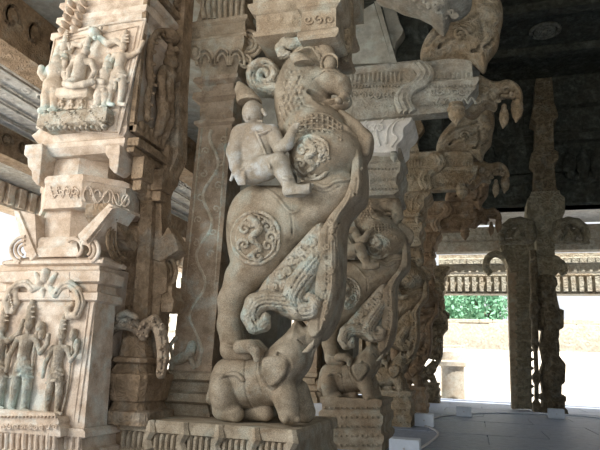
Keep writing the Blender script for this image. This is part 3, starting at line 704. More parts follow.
# seated god with attendants
S = Sculpt(YL-.05, (40, 22, 140, 114), YL-.4, YL+.05, .007)
S.limb([(78, 77, .07, 8), (80, 66, .08, 7), (82, 60, .08, 8)], k=.015); S.limb([(75, 61, .08, 4.5), (91, 62, .08, 4.5)], k=.012)
S.limb([(84, 56, .08, 3)], k=.01); S.ell(86, 51, .1, 4.6, 5.2, .045, 0, k=.008); S.limb([(87, 46, .09, 4.2), (89, 38, .09, 2)], k=.01)
S.limb([(75, 80, .1, 5), (66, 84, .13, 4.5), (74, 86, .15, 3.6), (84, 84, .15, 4), (92, 82, .12, 4.2)], k=.01)
S.limb([(74, 62, .08, 3.6), (69, 70, .1, 3.2), (68, 79, .12, 2.6)], k=.01); S.limb([(92, 63, .08, 3.6), (95, 72, .1, 3.2), (90, 79, .12, 2.6)], k=.01)
S.build('seated_figure', M['figure'], PR)['label'] = 'seated crowned god in the middle of the upper panel'
mb = MB(); pxstack(mb, YL-.12, [(98, 60, 86), (95, 57, 89), (88, 58, 90), (86, 61, 88)], YL+.02); pxstack(mb, YL-.06, [(110, 56, 86), (97, 60, 86)], YL+.02)
build(mb, 'throne', M['figure'], PR, bevel=.01)
for cx, fy, H, fl, am in ((50, 110, 62, -1, 0), (60, 72, 42, 1, 1), (101, 107, 52, -1, 1), (114, 104, 74, 1, 2), (60, 109, 22, 1, 1), (70, 109, 22, 1, 1), (80, 109, 22, 1, 1)):
    figure_relief('attendant_figure', YL-.04, cx, fy, H, M['figure'], PR, lean=.17, flip=fl, arm=am, h=.007, depth=.9, wscale=1.15)
S = Sculpt(YL-.04, (64, 18, 134, 64), YL-.25, YL+.05, .007)
S.ell(95, 33, .05, 8, 6.5, .07, 10, k=.01); S.limb([(90, 28, .08, 2.5)], k=.01); S.limb([(101, 28, .08, 2.5)], k=.01); S.limb([(95, 38, .1, 3)], k=.01)
S.limb([(90, 38, .03, 4), (82, 46, .04, 3.6), (74, 44, .04, 3), (70, 52, .03, 2.5)], k=.01); S.limb([(100, 38, .03, 4), (108, 44, .04, 4), (116, 41, .04, 3.4), (124, 46, .03, 3), (122, 58, .03, 2.6)], k=.01)
S.build('canopy_mask', M['figure'], PR)['label'] = 'monster mask and canopy over the seated god'
# hanging corner drops
def drop(rows, Y, mat=M['pier'], d=.16):
    mb = MB(); pxstack(mb, Y, rows, Y+d); return build(mb, 'hanging_drop', mat, PR, bevel=.008)
drop([(185, 37, 39), (180, 34, 41), (172, 34, 43), (168, 32, 45), (160, 32, 46), (157, 30, 48), (147, 31, 48)], YL+.02)
drop([(173, 114, 117), (168, 111, 120), (160, 111, 121), (156, 109, 123), (147, 109, 123)], YL+.02)
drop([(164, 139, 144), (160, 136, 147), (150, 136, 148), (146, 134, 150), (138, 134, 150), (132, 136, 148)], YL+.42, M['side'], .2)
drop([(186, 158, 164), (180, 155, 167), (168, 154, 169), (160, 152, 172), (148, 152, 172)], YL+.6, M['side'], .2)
# +x face: inner core, second set of redents and the pot pilaster
mb = MB()
for row in [0]:
    rr_ = [(422, 166), (415, 166), (405, 162), (335, 168), (297, 171), (294, 176), (272, 177), (262, 173), (224, 171), (198, 171), (184, 176), (168, 184), (160, 187), (100, 188), (0, 194), (-150, 203)]
    RR = []
    for py, r in rr_:
        b = at(r, py, 5.22); RR.append((float(b[2]), -4.2, float(b[0]), 5.02, 5.22))
    RR.sort(key=lambda q: q[0]); mb.rings(RR)
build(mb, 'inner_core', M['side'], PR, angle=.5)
mb = MB()
pprism(mb, 5.0, [(168, 226), (176, 238), (179, 250), (160, 262), (148, 258)], 5.2, .05)
for r, t in ((14, 2.6), (9, 2.2), (5, 1.6)): ptube(mb, 5.1, [(162+r*math.cos(a), 272-r*1.2*math.sin(a)) for a in np.linspace(-1.2, 1.3, 12)], t, 8)
pxstack(mb, 5.05, [(312, 145, 172), (300, 144, 175), (296, 145, 172), (286, 146, 172)], 5.24)
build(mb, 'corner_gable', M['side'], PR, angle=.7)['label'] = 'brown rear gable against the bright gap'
PP = MB(); YPp = 4.86
pxstack(PP, YPp, [(424, 106, 152), (411, 107, 152), (409, 111, 147), (402, 113, 145), (400, 111, 147), (392, 109, 148), (380, 109, 151), (378, 108, 152), (374, 108, 152), (372, 111, 149), (364, 116, 146), (362, 113, 149), (358, 114, 149), (356, 118, 145), (340, 120, 143), (336, 124, 142)], YPp+.34, c=.05)
build(PP, 'pot_base', M['side'], PR, angle=.5)
mb = MB(); pxstack(mb, YPp+.06, [(338, 129, 145), (200, 138, 151), (198, 136, 153), (192, 136, 153), (190, 138, 151), (176, 139, 152), (174, 136, 155), (168, 134, 156), (164, 138, 153), (150, 140, 154)], YPp+.3, c=.03)
build(mb, 'pilaster_shaft', M['side'], PR, angle=.5)
S = Sculpt(YPp-.02, (86, 306, 176, 395), YPp-.35, YPp+.2, .008)
for pts, r in (([(100, 388), (99, 370), (101, 350), (105, 335), (114, 325), (124, 322), (134, 325), (141, 333)], [5, 6, 6.5, 7, 7.5, 8, 7, 5]), ([(143, 336), (146, 325), (154, 321), (160, 330), (163, 346), (163, 360), (161, 374)], [5, 6.5, 6.5, 6.5, 6.5, 6, 5])):
    S.limb([(a, b, .0, q) for (a, b), q in zip(pts, r)], k=.012, sy=.9)
    for t, (a, b) in enumerate(spline(pts, 3, False)):
        S.limb([(a+4*math.cos(t*2.3), b+4*math.sin(t*2.3), .07, 1.8)], k=.006)
    S.ridge(spline(pts, 4, False), .9, op='cut')
for i in range(7): S.ridge(spiral(99+2*math.sin(i*2), 338+i*7, 4, .8, i, 1.2, 9), 1.0, lift=.012)
S.limb([(118, 316, .06, 3), (127, 313, .08, 3.5), (136, 317, .08, 3)], k=.01); S.limb([(126, 320, .14, 1.8)], k=.004)
S.limb([(108, 330, .1, 1.2), (120, 329, .14, 1.6), (134, 334, .14, 1.2)], k=.006, op='cut')
S.build('pot_garland', M['shaft'], PR)['label'] = 'greenish scroll arching over the pot pilaster'
# lower side face ornament and upper side relief
XS = float(at(84, 420, YL)[0])
mb = MB()
xs1 = float(at(97, 290, YL)[0])
for i in range(13): xtube(mb, xs1-.015, spiral(104-.75*i, 308+i*8.6, 4.2, .8, i*1.4, 1.2*(1 if i % 2 else -1), 10), 1.3, 5)
for q in (-7, 7): xtube(mb, xs1-.02, [(104+q*.9, 305), (95+q*.9, 418)], 1.0, 5)
build(mb, 'side_scrolls', M['side'], PR, smooth=True)
xs2 = float(at(141, 36, YL)[0])-.0
def turn(o, Xc, Yc=YL):
    me = o.data; off = np.array(PR.location)
    co = np.zeros(len(me.vertices)*3); me.vertices.foreach_get('co', co); co = co.reshape(-1, 3)+off
    n = np.stack([Xc+(Yc-co[:, 1]), Yc+(co[:, 0]-Xc), co[:, 2]], 1)-off
    me.vertices.foreach_set('co', n.ravel()); me.update()
# work in front-plane picture units measured from the corner, then turn the relief onto the side face
def side_sculpt(name, h, fn, box, z_top, z_bot, label=None, mat='side'):
    """canonical box: u 0..100 across the face (0 at the corner), v 0 top .. 100 bottom"""
    pxs = 1.05
    p0 = at(141, 60, YL)
    def T(u, v):
        x = xs2+.02+u/100*.78; z = z_top+(z_bot-z_top)*v/100
        q = CM.T @ (np.array([x, YL, z])-CC); return (300+F*q[0]/-q[2], 225-F*q[1]/-q[2])
    S = Sculpt(YL, box, YL-.3, YL+.06, h, T); S.u = .87/100
    fn(S); o = S.build(name, M[mat], PR); turn(o, xs2)
    if label: o['label'] = label
    return o
zt_ = float(at(147, 0, YL)[2])+.15; zb_ = float(at(124, 132, YL)[2])
def f1(S):
    for pts, r in (([(22, 62), (14, 50), (12, 34), (20, 22), (36, 14), (50, 10)], 4), ([(78, 62), (86, 50), (88, 34), (80, 22), (64, 14), (50, 10)], 4), ([(22, 62), (18, 76), (22, 92)], 3.5), ([(78, 62), (84, 76), (80, 92)], 3.5)):
        q = spline(pts, 5, False); S.limb([(a, b, .03, r) for a, b in q], k=.015)
        for a, b in q[::3]: S.limb([(a, b, .07, r*.55)], k=.01)
    S.ell(50, 12, .05, 13, 9, .1, 0, k=.02); S.limb([(44, 7, .1, 3)]); S.limb([(56, 7, .1, 3)]); S.limb([(50, 18, .12, 4)])
    S.limb([(50, 46, .06, 11), (49, 56, .06, 9), (50, 64, .06, 12)], k=.03); S.ell(50, 33, .08, 8, 9, .08, 0); S.limb([(50, 26, .07, 6), (50, 19, .06, 3)], k=.02)
    S.limb([(45, 68, .06, 8), (38, 80, .1, 7), (42, 95, .06, 5.5)], k=.02); S.limb([(56, 68, .06, 8), (60, 80, .08, 7), (58, 95, .06, 5.5)], k=.02)
    S.limb([(40, 44, .06, 6), (29, 54, .08, 5), (34, 68, .1, 4)], k=.02); S.limb([(60, 44, .06, 6), (71, 40, .08, 5), (72, 26, .08, 4)], k=.02)
    for i in range(9): S.limb([(8+i*10.5, 99, .04, 4), (8+i*10.5, 104, .04, 3)], k=.01)
side_sculpt('side_relief', .011, f1, (-4, -4, 104, 110), zt_-.1, zb_+.12, 'arched niche with a figure on the brown side face')
def f2(S):
    for i in range(7):
        for j in range(3):
            S.ridge  # plain
            S.limb([(12+j*30+8*math.cos(t+i), 6+i*14+5*math.sin(t+i), .02, 2.4) for t in np.linspace(0, 5, 9)], k=.01)
            S.limb([(12+j*30, 6+i*14, .02, 3)], k=.01)
side_sculpt('side_scrolls', .012, f2, (-4, -4, 104, 104), zt_+.9, zt_+.12)
mb = MB()
def sbox(d0, d1, z0, z1, pr): mb.box(xs2-.02, xs2+pr, YL+d0, YL+d1, z0, z1, .006)
for k_, (a, b, pr) in enumerate(((0, .07, .06), (.07, .1, .03), (-.14, -.06, .1), (-.2, -.15, .06))): sbox(0, .82, zb_+a, zb_+b, pr)
for i in range(2): sbox(.12+i*.36, .32+i*.36, zb_-.42, zb_-.2, .1); sbox(.16+i*.36, .28+i*.36, zb_-.52, zb_-.42, .07)
sbox(0, .05, zb_, zt_+.1, .03); sbox(.78, .82, zb_, zt_+.1, .03); sbox(0, .82, zt_+.02, zt_+.08, .05)
build(mb, 'side_mouldings', M['side'], PR, bevel=.006)

# ================================================================ pillar row: each pillar has a yali in front of a pilaster
def pillar_common(P, Yf, full):
    """pilaster, core, block; drawn for the nearest pillar at depth Yf"""
    mb = MB()
    rows = [(422, 155, 213), (412, 155, 213), (410, 158, 211), (404, 162, 209), (401, 155, 214), (393, 156, 214), (391, 164, 209), (382, 167, 209), (379, 160, 214), (373, 161, 215), (370, 168, 212)]
    pxstack(mb, 5.5, rows, 6.1); build(mb, 'pilaster_base', M['yali'], P, angle=.5)
    mb = MB()
    rows = [(371, 170, 213), (366, 171, 214), (364, 173, 213), (126, 199, 232), (124, 196, 236), (121, 196, 236), (119, 200, 233), (102, 201, 234), (99, 195, 239), (93, 196, 239), (91, 202, 233), (85, 202, 234), (82, 196, 240), (78, 197, 240), (76, 203, 235)]
    pxstack(mb, 5.5, rows, 6.1); build(mb, 'pilaster_shaft', M['shaft'], P, angle=.5)
    mb = MB()
    ptube(mb, 5.49, spline([(191+(p-364)*-.108+6*math.sin((p-90)*.105), p) for p in range(340, 128, -6)], 2, False), 2.3, 6)
    for dx in (-15, 16):
        ptube(mb, 5.49, [(193+dx*1.0, 362), (214+dx*.8, 128)], 1.4, 5)
    for i in range(18):
        p = 335-i*11.5; cx = 191+(p-364)*-.108; s_ = 1 if i % 2 else -1
        ptube(mb, 5.49, spiral(cx+s_*8, p, 4.2, .8, i, 1.1*s_, 10), 1.2, 5)
    build(mb, 'vine_relief', M['carve'], P, smooth=True)['label'] = 'wavy vine running up the pilaster face'
    S = Sculpt(5.5, (160, 330, 212, 372), 5.2, 5.55, .01)
    S.limb([(173, 362, .04, 4), (182, 358, .05, 5), (190, 352, .05, 5), (192, 345, .06, 4.5)], k=.015); S.limb([(173, 362, .04, 4), (172, 368, .04, 2.5)], k=.01); S.limb([(190, 356, .04, 3), (194, 367, .04, 2.4)], k=.01)
    S.limb([(173, 358, .03, 2), (170, 345, .03, 2), (176, 338, .03, 2.5)], k=.008); S.limb([(198, 366, .02, 3), (202, 350, .02, 2.4), (198, 338, .02, 2)], k=.008)
    S.build('lion_relief', M['carve'], P)
    mb = MB()
    pxstack(mb, 5.5, [(77, 202, 236), (70, 202, 238), (60, 198, 243), (52, 194, 247), (48, 192, 248), (45, 192, 248), (43, 194, 247)], 6.1)
    for cx, s_ in ((205, 1), (222, -1), (236, 1)):
        ptube(mb, 5.38, [(cx+8.5*math.cos(a), 62-13*math.sin(a)) for a in np.linspace(-.3, PI+.3, 12)], 2.0, 6); ptube(mb, 5.39, [(cx+4.5*math.cos(a), 62-8*math.sin(a)) for a in np.linspace(0, PI, 10)], 1.6, 6)
    for r in (13, 8.5, 4.5):
        ptube(mb, 5.5, [(248+r*math.cos(a), 44-r*math.sin(a)) for a in np.linspace(-2.2, 2.4, 14)], 2.6, 8)
    pball(mb, 5.6, 250, 44, 12, 12, .12); pball(mb, 5.38, 196, 54, 6.5, 9, .09)
    ptube(mb, 5.36, spiral(196, 54, 7, 2, 1.5, 1.3, 16), 1.8, 6); ptube(mb, 5.42, spiral(245, 62, 7, 2, 1.5, -1.3, 16), 2.2, 6)
    ptube(mb, 5.4, spline([(192, 45), (190, 54), (197, 60), (203, 54)], 4, False), 2.2)
    build(mb, 'pilaster_capital', M['yali'], P, angle=.6)
    mb = MB()
    pxstack(mb, 5.5, [(44, 191, 249), (40, 190, 249), (38, 193, 247), (28, 193, 247), (26, 191, 250), (23, 191, 250), (21, 198, 246), (0, 202, 244), (-4, 196, 250), (-10, 196, 250), (-80, 205, 255)], 6.1)
    for i in range(8): ptube(mb, 5.44, [(204+i*5.4, 19), (202+i*5.8, 6), (203+i*5.8, -2)], 2.6, 6)
    build(mb, 'abacus', M['yali'], P, angle=.5)
    mb = MB(); a = at(214, 300, 5.85); b = at(281, 300, 5.85)
    mb.box(a[0], b[0]-.03, 5.85, 6.35, .68, 5.2); build(mb, 'back_slab', M['grey'], P)
    a = at(254, 60, 5.85); b = at(318, 60, 5.85)
    mb = MB(); mb.box(a[0]-.1, b[0], 5.75, 6.3, 3.4, 5.2); build(mb, 'back_slab', M['grey'], P)

def top_block(P, Y=5.02):
    mb = MB()
    pxstack(mb, Y+.1, [(37, 262, 330), (35, 256, 336), (31, 255, 338), (29, 258, 334), (13, 258, 334), (11, 254, 338), (7, 252, 342), (4, 252, 342), (2, 256, 338), (-20, 256, 338), (-24, 250, 346), (-60, 250, 346)], 6.0)
    pxstack(mb, Y-.08, [(39, 300, 336), (36, 298, 339), (32, 298, 339), (29, 301, 336), (10, 302, 336), (7, 298, 341), (2, 298, 343), (-30, 300, 340)], Y+.3)
    for q in [(268, 20), (281, 20), (293, 20)]: pball(mb, Y+.08, q[0], q[1], 4.5, 7, .04)
    rosettes(mb, Y-.09, 303, 335, 20, 3, 5, rr=1.3); ptube(mb, Y+.1, spline([(262, 16), (268, 26), (276, 16), (283, 26), (291, 16), (297, 25)], 4, False), 1.2)
    return build(mb, 'impost_block', M['warm'] if Y > 6 else M['yali'], P, angle=.5)

ROW = []
GROUPP = 'carved beast pillars in a row along the hall'
P1 = empty('yali_pillar', (-1.9, 5.3, 0)); bpy.context.view_layer.update(); ROW.append(P1)
tag(P1, 'nearest pillar, carved as a rearing beast with rider above a kneeling elephant', 'pillar', GROUPP)
pillar_common(P1, 5.5, True); top_block(P1)
make_yali(P1, h=.009)
S = Sculpt(5.45, (332, -20, 362, 66), 5.1, 5.9, .014)
S.limb([(342, -18, 0, 11), (344, 10, 0, 10), (346, 34, 0, 9), (346, 52, 0, 6), (345, 60, 0, 4)], k=.03)
for i in range(12): S.ridge(spiral(343+4*math.sin(i*2), -10+i*6, 4.5, 1, i*1.3, 1.3, 10), 1.5, lift=.012)
S.build('side_bracket', M['warm'], P1)['label'] = 'brown carved bracket on the hall side of the block'
mb = MB()
YP = 4.86
x_l = float(at(86, 430, YP)[0]); x_r = float(at(297, 425, YP)[0]); zt = float(at(200, 423, YP)[2]); dz = lambda p: float(at(200, p, YP)[2])
x_l = -3.05
mb.rings([(0, x_l-.04, x_r+.1, YP-.1, 6.3), (dz(470), x_l-.04, x_r+.06, YP-.08, 6.3), (dz(452), x_l, x_r-.02, YP, 6.3), (dz(437), x_l, x_r-.02, YP, 6.3), (dz(435), x_l, x_r+.02, YP-.05, 6.3), (dz(426), x_l, x_r+.02, YP-.05, 6.3), (zt, x_l, x_r, YP-.02, 6.3)])
n = 30
for i in range(n):
    x = x_l+(x_r-x_l)*(i+.5)/n
    if i % 6 == 5:
        mb.tube([(x, YP-.03, dz(424)), (x+.02, YP-.05, dz(434)), (x-.02, YP-.03, dz(442)), (x, YP-.02, dz(452))], [.04, .055, .045, .05], 7)
    else: mb.tube([(x, YP-.005, dz(437)), (x, YP-.02, dz(440)), (x, YP-.02, dz(450)), (x, YP-.005, dz(453))], .022, 6)
build(mb, 'plinth', M['yali'], P1, angle=.5)
# plinth of brown blocks reaching left under the pot pilaster belongs to the pier
mb = MB()
mb.rings([(0, -4.0, x_l, YP-.06, 6.0), (dz(452), -4.0, x_l, YP, 6.0), (dz(437), -4.0, x_l, YP, 6.0), (dz(435), -4, x_l, YP-.05, 6.0), (dz(427), -4, x_l, YP-.05, 6), (dz(425), -4, x_l, YP-.02, 6)])
build(mb, 'rear_plinth', M['side'], PR, angle=.5)

# ---- corbels measured on the second pillar
P2 = empty('yali_pillar', (-1.9, 9.4, 0)); bpy.context.view_layer.update(); ROW.append(P2)
tag(P2, 'second pillar of the row, its beast shown smaller behind the nearest one', 'pillar', GROUPP)
for ch in list(P1.children):
    nm = ch.name.split('.')[0]
    if nm in ('pilaster_base', 'pilaster_shaft', 'vine_relief', 'lion_relief', 'pilaster_capital', 'abacus', 'back_slab'): copy_tree(ch, P2)
TW = lambda a, b: (a+(8 if 300 < a and b < 130 else 0)*min(1, (a-300)/30.0 if a > 300 else 0), b+max(0, (150-b))*.10)
def TY(a, b):
    return (a, b+max(0.0, (160-b))*.16)
class YShift: pass
def make_yali_far():
    r = empty('beast_tmp', (-1.9, 5.3, 0)); bpy.context.view_layer.update()
    make_yali(r, h=.012, T=TY, style=1)
    for ch in list(r.children): ch.parent = P2
    bpy.data.objects.remove(r)
make_yali_far()
def shelf(mb, Y, rows, yb): return pxstack(mb, Y, rows, yb, pro=.5)
mb = MB()
pxstack(mb, 9.1, [(475, 316, 385), (452, 318, 385), (449, 321, 382), (442, 321, 382), (438, 318, 384), (434, 318, 384), (431, 322, 381), (425, 322, 381), (421, 319, 383), (414, 319, 383), (411, 322, 380), (406, 322, 380), (403, 320, 382), (399, 320, 382), (398, 322, 380)], 10.3, pro=.5)
for i in range(5): bumps(mb, 9.07, 322, 380, 408+i*9.3, 11, 1.3, .02)
build(mb, 'plinth', M['yali'], P2, angle=.5)
mb = MB(); pxstack(mb, 8.95, [(195, 366, 394), (192, 363, 399), (187, 364, 398), (185, 366, 396), (176, 366, 397), (173, 364, 400), (164, 364, 401), (161, 367, 398), (156, 367, 398), (153, 364, 401), (150, 364, 401)], 10.0, pro=.6)
bumps(mb, 8.9, 366, 397, 169, 9, 1.4, .03); bumps(mb, 8.9, 366, 397, 189, 9, 1.4, .03); rosettes(mb, 8.92, 368, 396, 180, 4, 2.8, rr=.7)
build(mb, 'impost_block', M['greycarve'], P2, angle=.5)
mb = MB(); pprism(mb, 8.75, spline([(352, 114), (380, 113), (411, 113), (410, 122), (404, 128), (403, 138), (397, 145), (394, 152), (370, 152), (357, 148), (354, 132)], 3).tolist(), 9.7, .03)
for pts in ([(404, 118), (396, 122), (392, 132), (397, 138), (391, 147)], [(384, 118), (376, 130), (380, 146)], [(368, 118), (362, 130), (366, 144)], [(398, 118), (388, 128), (386, 144)]): ptube(mb, 8.74, spline(pts, 4, False), 1.2)
rosettes(mb, 8.73, 356, 384, 128, 3, 6, rr=1)
build(mb, 'curved_bracket', M['lightbeam'], P2, angle=.6)['label'] = 'pale curved bracket under the cornice'
mb = MB()
pxstack(mb, 8.55, [(114, 330, 448), (110, 330, 456), (103, 330, 468), (96, 330, 475), (88, 330, 479), (85, 330, 479), (84, 330, 473), (71, 330, 472), (69, 330, 480), (64, 330, 481), (62, 330, 474)], 9.0, pro=.55, ref=7)
for dx, r_ in ((-5, 4.5), (0, 5.5), (5, 4.5)): ptube(mb, 8.50, spline([(419+dx, 64), (426+dx, 74), (419+dx, 84), (408+dx, 90), (403+dx, 100), (408+dx, 112)], 5, False), r_, 8)
for i in range(22): ptube(mb, 8.58, spiral(338+i*5.2, 104+(i % 2)*2, 2.6, .6, i, 1.2, 8), .7, 5)
for i in range(16): ptube(mb, 8.54, [(334+i*4.4, 72), (334+i*4.4, 82)], 1.4, 5)
for i in range(10): ptube(mb, 8.54, [(430+i*4.6, 73), (430+i*4.6, 79)], 1.4, 5)
rosettes(mb, 8.53, 335, 398, 95, 8, 3.8, rr=1.2); rosettes(mb, 8.53, 430, 472, 92, 6, 3.8, rr=1.2)
bumps(mb, 8.50, 335, 400, 86, 20, 1.4, .03); bumps(mb, 8.50, 430, 476, 86, 14, 1.4, .03)
for i in range(5): ptube(mb, 8.53, spline([(436+i*8, 104), (440+i*8, 98), (444+i*8, 104)], 4, False), 1.2, 5)
build(mb, 'cornice_slab', M['greycarve'], P2, angle=.5)
def bud(P, px, py, w, hgt, Y, mat=M['warm']):
    mb = MB(); c = at(px, py, Y); u = Y/F
    pr = [(0, .02), (.15, .35), (.35, .8), (.5, 1), (.62, .95), (.66, .55), (.7, 1.1), (.8, 1.1), (.84, .9), (1.0, .9)]
    mb.lathe(c[0], c[1], [(c[2]-hgt*u*(1-t), r*w*u) for t, r in pr], 12); return build(mb, 'lotus_bud', mat, P, smooth=True)
bud(P2, 456, 104, 8.5, 25, 8.45); bud(P2, 394, 152, 4, 12, 8.7, M['grey'])
# large smooth slab and upper carved figure
mb = MB(); pprism(mb, 8.65, [(352, 64), (352, 26), (362, 10), (374, 3), (392, 63)], 9.6, .01); build(mb, 'smooth_slab', M['grey'], P2)
mb = MB(); pprism(mb, 8.6, [(374, 1), (379, 1), (397, 63), (392, 63)], 8.75, .02); pprism(mb, 8.7, spline([(382, 4), (394, 6), (400, 22), (404, 32), (396, 44), (393, 50)], 3).tolist(), 8.95, .1)
build(mb, 'edge_moulding', M['grey'], P2, angle=.6)
mb = MB(); pxstack(mb, 8.9, [(62, 392, 428), (-40, 400, 430)], 9.6); build(mb, 'dark_recess_block', M['dark'], P2)
S = Sculpt(8.55, (395, -25, 512, 74), 8.0, 9.2, .022)
S.poly([(422, 62), (424, 44), (438, 26), (452, 12), (470, 4), (486, -6), (500, 2), (503, 18), (500, 34), (498, 48), (489, 60), (484, 72), (470, 62), (448, 60)], 0, .3, .2, k=.04)
for pts in ([(430, 56), (448, 40), (470, 32), (492, 20)], [(440, 60), (460, 50), (480, 50), (494, 40)], [(428, 44), (446, 26), (468, 18), (490, 6)], [(470, 60), (482, 40), (480, 20)]): S.ridge(spline(pts, 5, False), 1.8, k=.02, op='cut')
S.limb([(486, 12, .25, 7), (494, 20, .28, 5)], k=.03); S.limb([(476, -4, .2, 9)], k=.03); S.ridge(spiral(460, 34, 7, 1, 0, 1.4), 1.6, lift=.02)
S.build('bracket_beast', M['warm'], P2)['label'] = 'weathered beast shape on top of the cornice'
S = Sculpt(9.6, (456, 68, 530, 142), 9.2, 10.2, .018)
S.poly([(458, 80), (476, 76), (494, 84), (508, 82), (519, 88), (523, 98), (520, 104), (512, 97), (500, 99), (496, 110), (486, 108), (474, 118), (460, 110)], 0, .22, .1, k=.02)
S.limb([(502, 96, .15, 2), (518, 96, .15, 2)], k=.01)
for (x, y, q) in ((517, 102, 1.0), (504, 112, .8)):
    S.limb([(x, y, .05, 4.6*q), (x, y+3*q, .05, 5.4*q)], k=.01); S.limb([(x, y+8*q, .05, 5.6*q), (x, y+13*q, .05, 4.4*q), (x-1, y+20*q, .05, 1)], k=.01); S.limb([(x, y-6, .05, 3*q), (x, y+6, .05, 3*q)], k=.01)
for i in range(8): S.ridge(spiral(464+i*7, 90+(i%3)*5, 4, 1, i, 1.3, 9), 1.2, lift=.01)
S.build('pendant_bracket', M['warm'], P2)['label'] = 'projecting arm with hanging buds'
for ch in P2.children:
    if ch.name.startswith('rider'):
        ch.data.materials[0] = M['yali']
# copies: the same corbels above the first pillar (out of frame above), and pillars three to five
CORB = ('curved_bracket', 'cornice_slab', 'lotus_bud', 'smooth_slab', 'edge_moulding', 'bracket_beast', 'pendant_bracket', 'dark_recess_block')
LAB = ['third pillar of the row, in warm brown shade behind the second', 'fourth pillar of the row, mostly hidden, its curls showing above its plinth', 'last pillar of the row, dark silhouette with a small hole beside the bright yard']
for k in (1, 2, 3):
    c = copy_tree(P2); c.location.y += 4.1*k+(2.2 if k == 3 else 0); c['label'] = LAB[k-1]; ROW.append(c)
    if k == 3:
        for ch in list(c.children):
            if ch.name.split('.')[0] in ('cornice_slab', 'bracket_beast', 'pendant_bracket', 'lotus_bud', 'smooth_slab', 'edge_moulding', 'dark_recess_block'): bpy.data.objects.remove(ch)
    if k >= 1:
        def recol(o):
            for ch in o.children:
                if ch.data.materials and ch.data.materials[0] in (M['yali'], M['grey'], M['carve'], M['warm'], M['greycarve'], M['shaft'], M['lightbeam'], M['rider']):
                    ch.data = ch.data.copy(); ch.data.materials[0] = M['warm'] if k == 1 else M['side'] if k == 2 else M['brown']  # copies coloured darker down the row, painting in their shade
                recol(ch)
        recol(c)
# hanging carved cornice end between the first two pillars
HB = empty('hanging_bracket', tuple(at(430, 0, 7.0))); bpy.context.view_layer.update()
tag(HB, 'ornate carved stone bracket end hanging at the top of the picture above the cornices', 'bracket')
S = Sculpt(7.0, (368, -60, 482, 34), 6.6, 7.8, .02)
S.poly([(372, -50), (374, -4), (388, 0), (400, 6), (416, 10), (428, 16), (436, 25), (444, 29), (449, 22), (451, 13), (462, 10), (472, 2), (474, -50)], -.1, .35, .1, k=.03, smooth=False)
for i in range(26):
    px = 384+(i*37 % 84); py = -8+(i*13 % 30)
    S.ridge(spiral(px, py, 5, 1, i*1.3, 1.2*(1 if i % 2 else -1), 10), 1.3, lift=.015)
HBo = S.build('carved_end', M['greycarve'], HB)
# ================================================================ floor, ceiling, beams
def slabs(x0, x1, y0, y1, w, l, z, gap=.02, jitter=.0):
    mb = MB(); y = y0; r = 0
    while y < y1:
        x = x0-(r % 2)*w*.5
        while x < x1:
            dz_ = rnd.uniform(-.006, .006)
            mb.box(max(x, x0), min(x+w-gap, x1), y, y+l-gap, z-.12, z+dz_); x += w
        y += l; r += 1
    return mb
mb = slabs(-9, 14, -6, 26.3, 2.3, 1.7, 0); mb.box(-9, 14, -6, 26.3, -.3, -.03)
struct(build(mb, 'floor', M['floor']), 'bluish grey stone slab floor of the hall')
mb = MB(); mb.box(-60, 60, -40, 90, -.5, -.35); struct(build(mb, 'ground', M['ground']), 'pale sunlit ground of the yard')
# main ceiling, high, its shade put into a near-black stone colour
CZ = 11.2
mb = MB(); mb.box(-2.9, 14, -5, 21, CZ, CZ+.4)
for i in range(9): mb.box(-.9, 14, 1+i*2.4, 1+i*2.4+.35, CZ-.25, CZ)
struct(build(mb, 'ceiling', M['dark']), 'slab ceiling of the hall, coloured near black for its shade')
m_ = at(545, 30, 1.0); d = (m_-CC); t = (CZ-EYE)/d[2]; mc = CC+d*t
LM = MB()
for r, rr in ((.40, .06), (.27, .05), (.13, .04)): LM.tube([(mc[0]+r*math.cos(a), mc[1]+r*math.sin(a), CZ-.03) for a in np.linspace(0, 2*PI, 28)], rr, 6)
for i in range(10):
    a = i*2*PI/10; LM.ball((mc[0]+.2*math.cos(a), mc[1]+.2*math.sin(a), CZ-.04), (.07, .07, .04))
LM.ball((mc[0], mc[1], CZ-.06), .09)
tag(build(LM, 'ceiling_medallion', M['shadegrey'], smooth=True), 'round lotus boss carved on the dark ceiling', 'boss')
# long beam over the pillar row
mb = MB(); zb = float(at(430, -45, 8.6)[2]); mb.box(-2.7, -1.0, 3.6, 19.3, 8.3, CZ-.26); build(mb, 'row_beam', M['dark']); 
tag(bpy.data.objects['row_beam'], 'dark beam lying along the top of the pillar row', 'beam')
# transverse frieze wall above the far columns
YF = 20.0
def beam(name, Y, rows, x0, x1, yb, mat, label, ribs=None, cat='beam'):
    mb = MB(); R = []
    for py, pro in rows: R.append((float(at(500, py, Y)[2]), x0, x1, Y-pro, yb))
    R.sort(key=lambda q: q[0]); mb.rings(R)
    if ribs:
        for (pa, pb, step, rad) in ribs:
            za, zc = float(at(500, pa, Y)[2]), float(at(500, pb, Y)[2]); x = max(x0, -3)
            while x < min(x1, 6): mb.box(x, x+step*.55, Y-rad, Y+.02, min(za, zc), max(za, zc)); x += step
    return tag(build(mb, name, mat, angle=.5), label, cat)
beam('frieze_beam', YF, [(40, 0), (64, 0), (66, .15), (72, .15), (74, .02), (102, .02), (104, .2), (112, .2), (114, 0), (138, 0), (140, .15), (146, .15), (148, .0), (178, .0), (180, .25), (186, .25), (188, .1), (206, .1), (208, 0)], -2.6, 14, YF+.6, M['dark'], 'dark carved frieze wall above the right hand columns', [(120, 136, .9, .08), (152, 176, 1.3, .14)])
FB = bpy.data.objects['frieze_beam']
